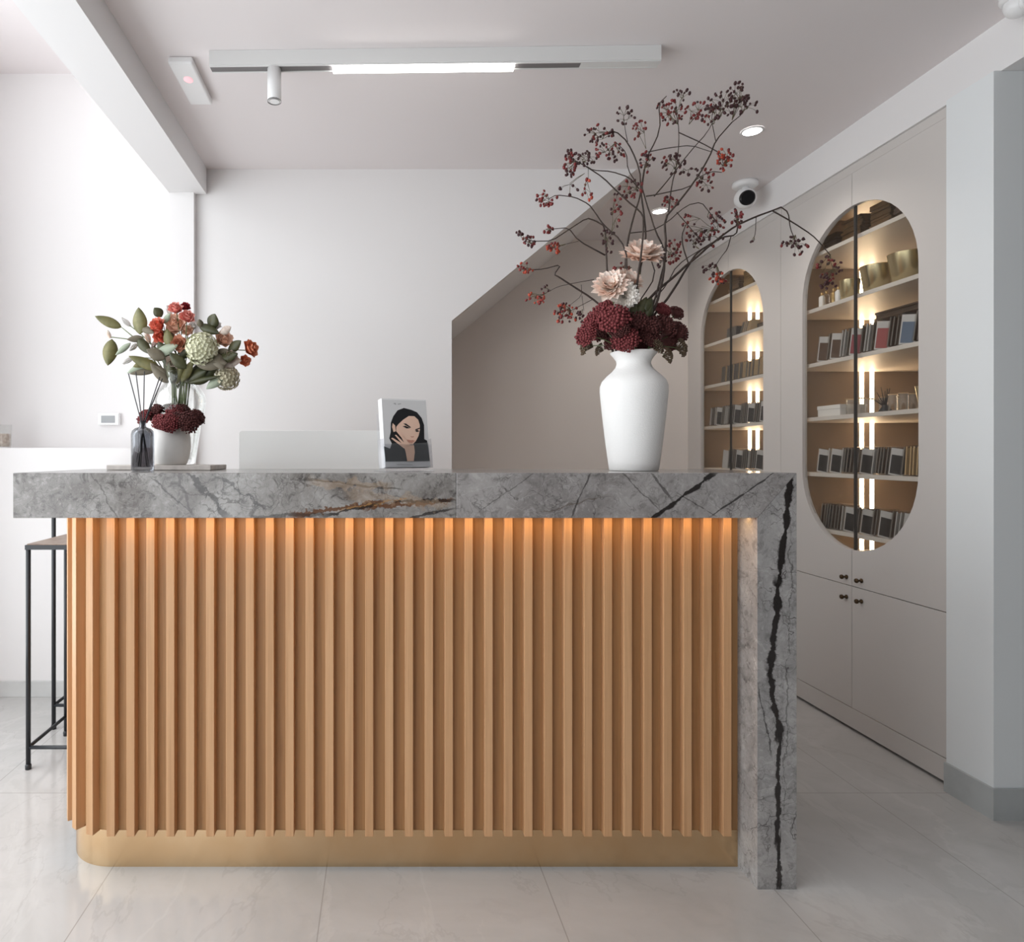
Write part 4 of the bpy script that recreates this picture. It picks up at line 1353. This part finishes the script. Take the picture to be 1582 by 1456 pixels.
berry_branch('upright central rosehip branch with dense red top', [
    ([(975, 562), (965, 470), O(590, 900), O(610, 780), O(665, 600), O(690, 430), O(760, 290), O(752, 160), O(790, 122)], 2.0, .7),
    ([O(800, 690), O(815, 560), O(845, 430), O(852, 290), O(835, 190)], 1.0, .5),
    ([O(850, 300), O(960, 350), O(1050, 400), O(1090, 430)], .9, .6), ([O(700, 395), O(800, 375), O(910, 362), O(1010, 395)], .8, .5)],
    [(1037, 172, 20, 18, 36, 'ccd', *O(845, 260)), (1052, 145, 12, 9, 10, 'd', *O(850, 180)), (1078, 170, 18, 12, 18, 'ccd', *O(900, 260)), (1120, 250, 12, 18, 26, 'cbb', *O(1085, 430))], 2.0, 2.0, 4)
berry_branch('rosehip branch spreading up left with dark berries', [
    ([(970, 562), (985, 440), O(690, 830), O(680, 700), O(665, 600), O(660, 480), O(600, 345), O(540, 292), O(500, 310)], 2.2, .8),
    ([O(600, 345), O(590, 300), O(580, 220)], .6, .4), ([O(650, 560), O(600, 480), O(595, 400), O(545, 350)], .9, .5)],
    [(925, 208, 20, 14, 34, 'cdd', *O(510, 300)), (966, 178, 14, 12, 16, 'd', *O(580, 240)), (943, 235, 20, 14, 30, 'cd', *O(540, 350)), (988, 205, 12, 18, 14, 'cc', *O(690, 380))], 2.04, 2.08, 5)
berry_branch('rosehip branch reaching left with a hanging red cluster at its end', [
    ([(966, 562), (990, 400), O(680, 720), O(660, 685), O(560, 600), O(480, 520), O(400, 468), O(350, 440)], 2.0, .7),
    ([O(655, 575), O(610, 520), O(520, 490), O(430, 485), O(400, 465)], .9, .6), ([O(408, 470), O(408, 530)], .4, .3)],
    [(880, 252, 8, 20, 34, 'ccd', *O(350, 440)), (903, 245, 16, 10, 22, 'd', *O(380, 440)), (908, 293, 10, 14, 9, 'cb', *O(408, 530)), (880, 290, 14, 10, 6, 'd', *O(390, 500)), (975, 292, 18, 12, 22, 'cd', *O(650, 580))], 1.95, 1.85, 6)
berry_branch('pale arching rosehip branch with sparse tips at the upper left', [
    ([(962, 562), (970, 400), O(570, 830), O(480, 750), O(440, 690), O(410, 650), O(340, 615), O(250, 605), O(215, 625)], 1.6, .6)],
    [(846, 306, 14, 14, 16, 'cc', *O(215, 625)), (830, 312, 8, 6, 4, 'cd', *O(200, 630)), (952, 325, 8, 22, 12, 'cd', *O(520, 790))], 1.97, 1.95, 7)
berry_branch('angular dark rosehip branch forking left in two over the stair edge', [
    ([(955, 562), (941, 470), O(500, 985), O(495, 880), O(490, 760), O(440, 730), O(400, 718), O(320, 770), O(230, 830), O(140, 832), O(100, 820)], 1.9, .6),
    ([O(490, 900), O(360, 830), O(310, 765), O(235, 772)], 1.3, .5), ([O(360, 832), O(300, 845)], .4, .3)],
    [(817, 373, 10, 8, 14, 'ccd', *O(140, 832)), (803, 363, 6, 5, 5, 'd', *O(100, 820)), (843, 355, 10, 5, 9, 'cd', *O(235, 772)), (857, 382, 10, 8, 14, 'cb', *O(300, 845)), (940, 370, 10, 22, 14, 'd', *O(490, 800))], 2.06, 1.98, 8)
berry_branch('low rosehip branch pointing left with a hooked tip', [
    ([(950, 562), (935, 478), O(420, 1107), O(330, 1050), O(262, 1005), O(240, 995), O(275, 945), O(190, 968), O(120, 972)], 2.0, .6),
    ([(918, 432), (884, 438), (862, 443), (845, 452)], .6, .4), ([(917, 462), (898, 472), (882, 480)], .6, .4), ([(898, 440), (899, 457), (880, 472)], .5, .35), ([(899, 457), (902, 480)], .4, .3)],
    [(811, 414, 14, 7, 12, 'cb', *O(120, 972)), (828, 460, 14, 9, 20, 'cb', 845, 452), (843, 446, 6, 5, 4, 'd', 850, 450), (875, 485, 16, 14, 36, 'cdb', 880, 476), (896, 490, 8, 7, 9, 'd', 900, 478)], 2.05, 1.95, 9)
berry_branch('slender greenish rosehip branch in the middle right', [
    ([(980, 562), (1010, 470), O(790, 900), O(735, 780), O(690, 640), O(668, 560), O(680, 480)], 1.7, .8),
    ([O(610, 792), O(720, 780), O(790, 742), O(890, 655), O(960, 640), O(1000, 690), O(1055, 765)], .9, .6),
    ([O(690, 612), O(730, 606), O(900, 570), O(945, 520), O(1010, 490), O(1060, 495)], 1.0, .5), ([O(840, 690), O(900, 760), O(965, 835)], .8, .5)],
    [(1040, 253, 16, 14, 30, 'cdd', *O(830, 480)), (1062, 265, 14, 6, 8, 'd', *O(880, 480)), (1090, 278, 14, 16, 22, 'cd', *O(960, 530)), (1000, 250, 12, 14, 22, 'cd', *O(680, 480)), (1034, 313, 12, 8, 14, 'ccd', *O(800, 650))], 2.0, 1.98, 10)
berry_branch('short rosehip branch with berries close behind the dahlias', [
    ([(975, 562), (985, 470), O(740, 1000), O(700, 880), O(665, 830)], 1.4, .8),
    ([(1009, 465), (1030, 440), O(840, 950), O(960, 870)], 1.0, .6)],
    [(1040, 388, 12, 18, 24, 'ccd', *O(800, 900)), (962, 415, 12, 8, 10, 'c', *O(620, 960)), (1075, 372, 14, 10, 10, 'cd', *O(950, 870)), (1022, 402, 6, 12, 8, 'd', *O(760, 940))], 2.08, 2.12, 11)

# ---------------------------------------------------------------- mixed bouquet in the glass vase
kb = 2.15 / F
gbase = Vector((gv.location.x, 2.15, ZTR + .03))
gneck = Vector((gv.location.x, 2.15, ZTR + 130 * kb))


def bq_stem(c, i):
    rnd = random.Random(i * 7 + 1)
    b_ = gbase + Vector((rnd.uniform(-.025, .025), rnd.uniform(-.02, .02), 0))
    n_ = gneck + Vector((rnd.uniform(-.03, .03), rnd.uniform(-.02, .02), 0))
    c = Vector(c)
    mid = n_.lerp(c, .45) + Vector((0, 0, .02 * abs(c.x - n_.x) / .1))
    pts = [b_, b_.lerp(n_, .5) + Vector((0, 0, 0)), n_, n_.lerp(mid, .5), mid, mid.lerp(c, .5) + Vector((0, 0, .004)), c]
    return b_, pts


def bouquet_flower(name, label, cat, me, headname, px, py, rp, D, up, i, group, stem_m='stem', leaves=()):
    c = P(px, py, D)
    upv = Vector(up).normalized()
    b_, pts = bq_stem(c - upv * rp * kb * .3, i)
    t_ = thing(name, label, cat, b_, 0, group)
    head_at(t_, me, headname, c - upv * rp * kb * .2, upv, rp * kb)
    MB().tube([p - b_ for p in pts], .0017, 6).build('stem', M[stem_m], t_)
    for (b2_, t2_, w2_, m2_) in leaves:
        make_leaf(t_, P(*b2_, D), P(*t2_, D), w2_ * kb, M[m2_])
    return t_


roses = [(272, 479, 10, 'pinkc', 'topmost pink coral rose', (0, -1, .8)), (286.5, 475.5, 7, 'deep', 'small deep red rose beside the topmost one', (.3, -1, .6)),
         (289, 491, 10, 'pinkc', 'pink coral rose at the top right of the glass vase bouquet', (.4, -1, .5)), (273, 503, 15, 'peach', 'large pale peach rose under the topmost roses', (0, -1, .3)),
         (246, 505, 12, 'coral', 'coral rose left of the large peach rose', (-.4, -1, .4)), (250, 521, 11, 'coral', 'lower coral rose left of the hydrangea', (-.3, -1, 0)),
         (277, 531, 11, 'rust', 'rust brown rose left of the hydrangea', (0, -1, 0)), (345, 526, 13, 'peach', 'open peach rose right of the hydrangea', (.5, -1, .5)),
         (385, 540, 12, 'orange', 'bright orange coral carnation at the far right', (1, -.6, .3)), (378, 557, 8, 'orange', 'small orange carnation under the far right one', (.8, -1, -.4)),
         (270, 559, 11, 'tan', 'dusty tan rose low in the middle of the bouquet', (0, -1, -.3)), (262, 520, 9, 'tan', 'dusty tan rose between the coral roses', (0, -1, 0)),
         (357, 552, 9, 'tan', 'dusty tan rose right of the hydrangea', (.3, -1, 0)), (290, 512, 8, 'peach', 'small peach rose above the hydrangea', (.1, -1, .3))]
cache = {}
for i, (px, py, rp, m_, lb, up) in enumerate(roses):
    if m_ not in cache: cache[m_] = rose_mesh(1, i).mesh('petals', M[m_])
    bouquet_flower('rose' if m_ != 'orange' else 'carnation', lb + ', in the glass vase' if 'vase' not in lb else lb, 'flower', cache[m_], 'petals', px, py, rp * 1.18, 2.12 + (.03 if i % 2 else 0), up, i, 'roses in the glass vase')
h1 = hydrangea_mesh(1, 1, 190).mesh('flower_head', M['hydr']); h2 = hydrangea_mesh(1, 2, 150).mesh('flower_head', M['hydr_t'])
bouquet_flower('hydrangea', 'large cream green hydrangea ball in the glass vase bouquet', 'flower', h1, 'flower_head', 312, 537, 23, 2.09, (.2, -1, .3), 20, 'hydrangeas in the glass vase')
bouquet_flower('hydrangea', 'smaller tan green hydrangea hanging low at the right of the bouquet', 'flower', h2, 'flower_head', 351, 584, 19, 2.14, (.6, -1, -.3), 21, 'hydrangeas in the glass vase')


def bud_mesh():
    mb = MB()
    for i in range(5):
        M4 = Matrix.Rotation(2 * PI * i / 5, 4, 'Z') @ Matrix.Translation((0, .12, -.5)) @ Matrix.Rotation(-.18, 4, 'X')
        petal(mb, M4, 2.0, 1.0, -.3, 0, 5, point=.7)
    return mb


bud = bud_mesh().mesh('petals', M['petal_w'])
budp = bud_mesh().mesh('petals', M['dahlia_w'])
wht = rose_mesh(1, 44).mesh('petals', M['petal_w'])
for i, (px, py, rp, me, lb, up) in enumerate([
    (229, 524, 9, budp, 'pale pink bud left of the coral roses', (-.2, -.3, 1)), (169, 519, 6, budp, 'pale bud at the far left above the hanging leaf', (-.3, -.2, 1)),
    (208, 535, 8, bud, 'white blossom above the long olive leaf', (-.3, -.6, -.6)), (197, 500, 8, bud, 'white blossom beside the broad upright leaf', (-.6, -.3, .6)),
    (262, 483, 8, bud, 'white petal flower left of the topmost rose', (-.3, -.4, .9)), (333, 503, 9, wht, 'white bloom behind the top right leaf', (.4, -.8, .5)),
    (200, 556, 8, bud, 'white blossom hanging low at the left', (-.7, -.4, -.6)), (299, 505, 8, wht, 'white bloom behind the hydrangea top', (.1, -.8, .5)), (239, 530, 8, bud, 'white bud under the coral roses', (-.2, -.5, -.7))]):
    bouquet_flower('white_blossom', lb + ', in the glass vase', 'flower', me, 'petals', px, py, rp, 2.16, up, 30 + i, 'white blossoms in the glass vase')
sprays = [
    ('olive leaf branch reaching far left out of the glass vase', [((188, 506), (146, 488), 12, 'leaf'), ((173, 524), (165.6, 564), 17, 'leaf'), ((216, 517), (212, 475), 19, 'leaf'), ((202, 530), (178, 548), 7, 'leaf_m')], [(262, 592), (235, 552), (205, 520), (188, 506)]),
    ('dark leaf branch at the left middle of the glass vase bouquet', [((222, 522), (196, 524), 9, 'leaf_t'), ((212, 522), (232, 546), 12, 'leaf_d'), ((216, 505), (237, 514), 9, 'leaf_t'), ((250, 572), (198, 549), 13, 'leaf')], [(264, 592), (245, 560), (232, 540), (220, 520)]),
    ('drooping olive leaf branch at the lower left of the glass vase bouquet', [((237, 556), (195, 575), 10, 'leaf_m'), ((243, 572), (199, 577), 8, 'leaf_t'), ((232, 556), (205, 566), 10, 'leaf'), ((262, 592), (232, 560), 14, 'leaf_t')], [(266, 592), (255, 575), (243, 565), (237, 556)]),
    ('small dark leaf sprig at the top left of the glass vase bouquet', [((250, 490), (238, 476), 12, 'leaf_d'), ((252, 500), (262, 484), 7, 'leaf_m')], [(270, 592), (262, 540), (252, 500)]),
    ('dark leaf branch at the top right of the glass vase bouquet', [((324, 507), (331, 485), 17, 'leaf_d'), ((307, 502), (338, 514), 12, 'leaf_d'), ((352, 543), (371, 526), 13, 'leaf_d'), ((310, 506), (308, 494), 8, 'leaf_t')], [(280, 592), (300, 560), (330, 540), (326, 508)]),
    ('broad dark green leaves at the lower right of the glass vase bouquet', [((288, 588), (334, 562), 26, 'leaf_d'), ((285, 590), (318, 572), 16, 'leaf_d'), ((280, 590), (296, 556), 12, 'leaf'), ((290, 592), (340, 580), 6, 'leaf_d')], [(279, 596), (290, 580), (300, 570)]),
    ('cluster of olive leaves at the middle neck of the glass vase', [((270, 592), (252, 552), 14, 'leaf_d'), ((272, 594), (282, 560), 10, 'leaf'), ((262, 590), (240, 566), 12, 'leaf_t'), ((268, 594), (262, 556), 12, 'leaf_d'), ((240, 547), (273, 532), 13, 'leaf_m'), ((300, 560), (350, 560), 18, 'leaf_t')], [(275, 600), (268, 585), (262, 560)]),
    ('dense dark leaves behind the roses in the glass vase', [((262, 560), (243, 528), 16, 'leaf_d'), ((280, 555), (296, 520), 16, 'leaf_d'), ((262, 540), (256, 508), 13, 'leaf'), ((300, 545), (322, 520), 15, 'leaf_d'), ((335, 556), (366, 546), 14, 'leaf_d'), ((330, 545), (345, 570), 14, 'leaf_t'), ((255, 555), (226, 540), 14, 'leaf_t'), ((288, 570), (262, 545), 14, 'leaf_d')], [(275, 600), (275, 575), (280, 545)]),
    ('pale dusty leaves at the right edge of the glass vase bouquet', [((335, 560), (372, 556), 16, 'tan'), ((330, 552), (352, 540), 12, 'leaf_t'), ((345, 580), (318, 600), 13, 'leaf_m'), ((340, 515), (356, 505), 10, 'tan')], [(278, 600), (300, 575), (335, 560)]),
]
for i, (lb, lv, pathpx) in enumerate(sprays):
    b_, _ = bq_stem(gneck, 50 + i)
    t_ = thing('leafy_stem', lb, 'foliage', b_, 0, 'leaf branches in the glass vase')
    Dl = 2.13
    pts = [Vector((0, 0, 0)), gneck - b_] + [P(x, y, Dl) - b_ for x, y in pathpx]
    MB().tube(pts, [.002] * (len(pts) - 1) + [.0012], 6).build('stem', M['stem'], t_)
    for j, (a, b2_, w_, m_) in enumerate(lv):
        make_leaf(t_, P(*a, Dl - .005 * j), P(*b2_, Dl - .02 - .005 * j), w_ * kb * 1.3, M[m_], facing=(.2 if j % 2 else -.2, -1, .15))

# stonecrop in the small ceramic pot
kp = 2.10 / F
pm = Vector((wp.location.x, 2.10, ZTR + 62 * kp))
ps = [(222, 645, 11, 2.07, 'S', 'leftmost, behind the reeds'), (239, 636, 12, 2.10, 'D', 'second from left'), (258, 631, 12, 2.13, 'G', 'topmost, greenish'), (247, 651, 11, 2.05, 'S', 'low front left'),
      (271, 637, 12, 2.09, 'S', 'bright, in the centre'), (261, 653, 13, 2.03, 'S', 'lowest front centre'), (284, 634, 12, 2.13, 'D', 'top right'), (291, 652, 14, 2.05, 'D', 'largest, front right'), (306, 644, 11, 2.10, 'D', 'rightmost'), (276, 648, 11, 2.05, 'D', 'between the centre and the largest')]
for i, (px, py, rp, D, ty, wd) in enumerate(ps):
    c = P(px, py, D)
    me = {'S': SED, 'D': SEDD, 'G': SEDG}[ty][i % len({'S': SED, 'D': SEDD, 'G': SEDG}[ty])]
    up = Vector(((c.x - pm.x), (D - 2.1) - .03, .05)).normalized()
    stemmed('stonecrop', '%s stonecrop head in the small ceramic pot, %s' % (where[ty], wd), 'flower', me, 'flower_head', c, pm + Vector(((px - 264) * .0003, (D - 2.1) * .3, -.05)), up, rp * kp * 1.22, 'stonecrop in the small ceramic pot', M['stem'], rim=(pm, .035))
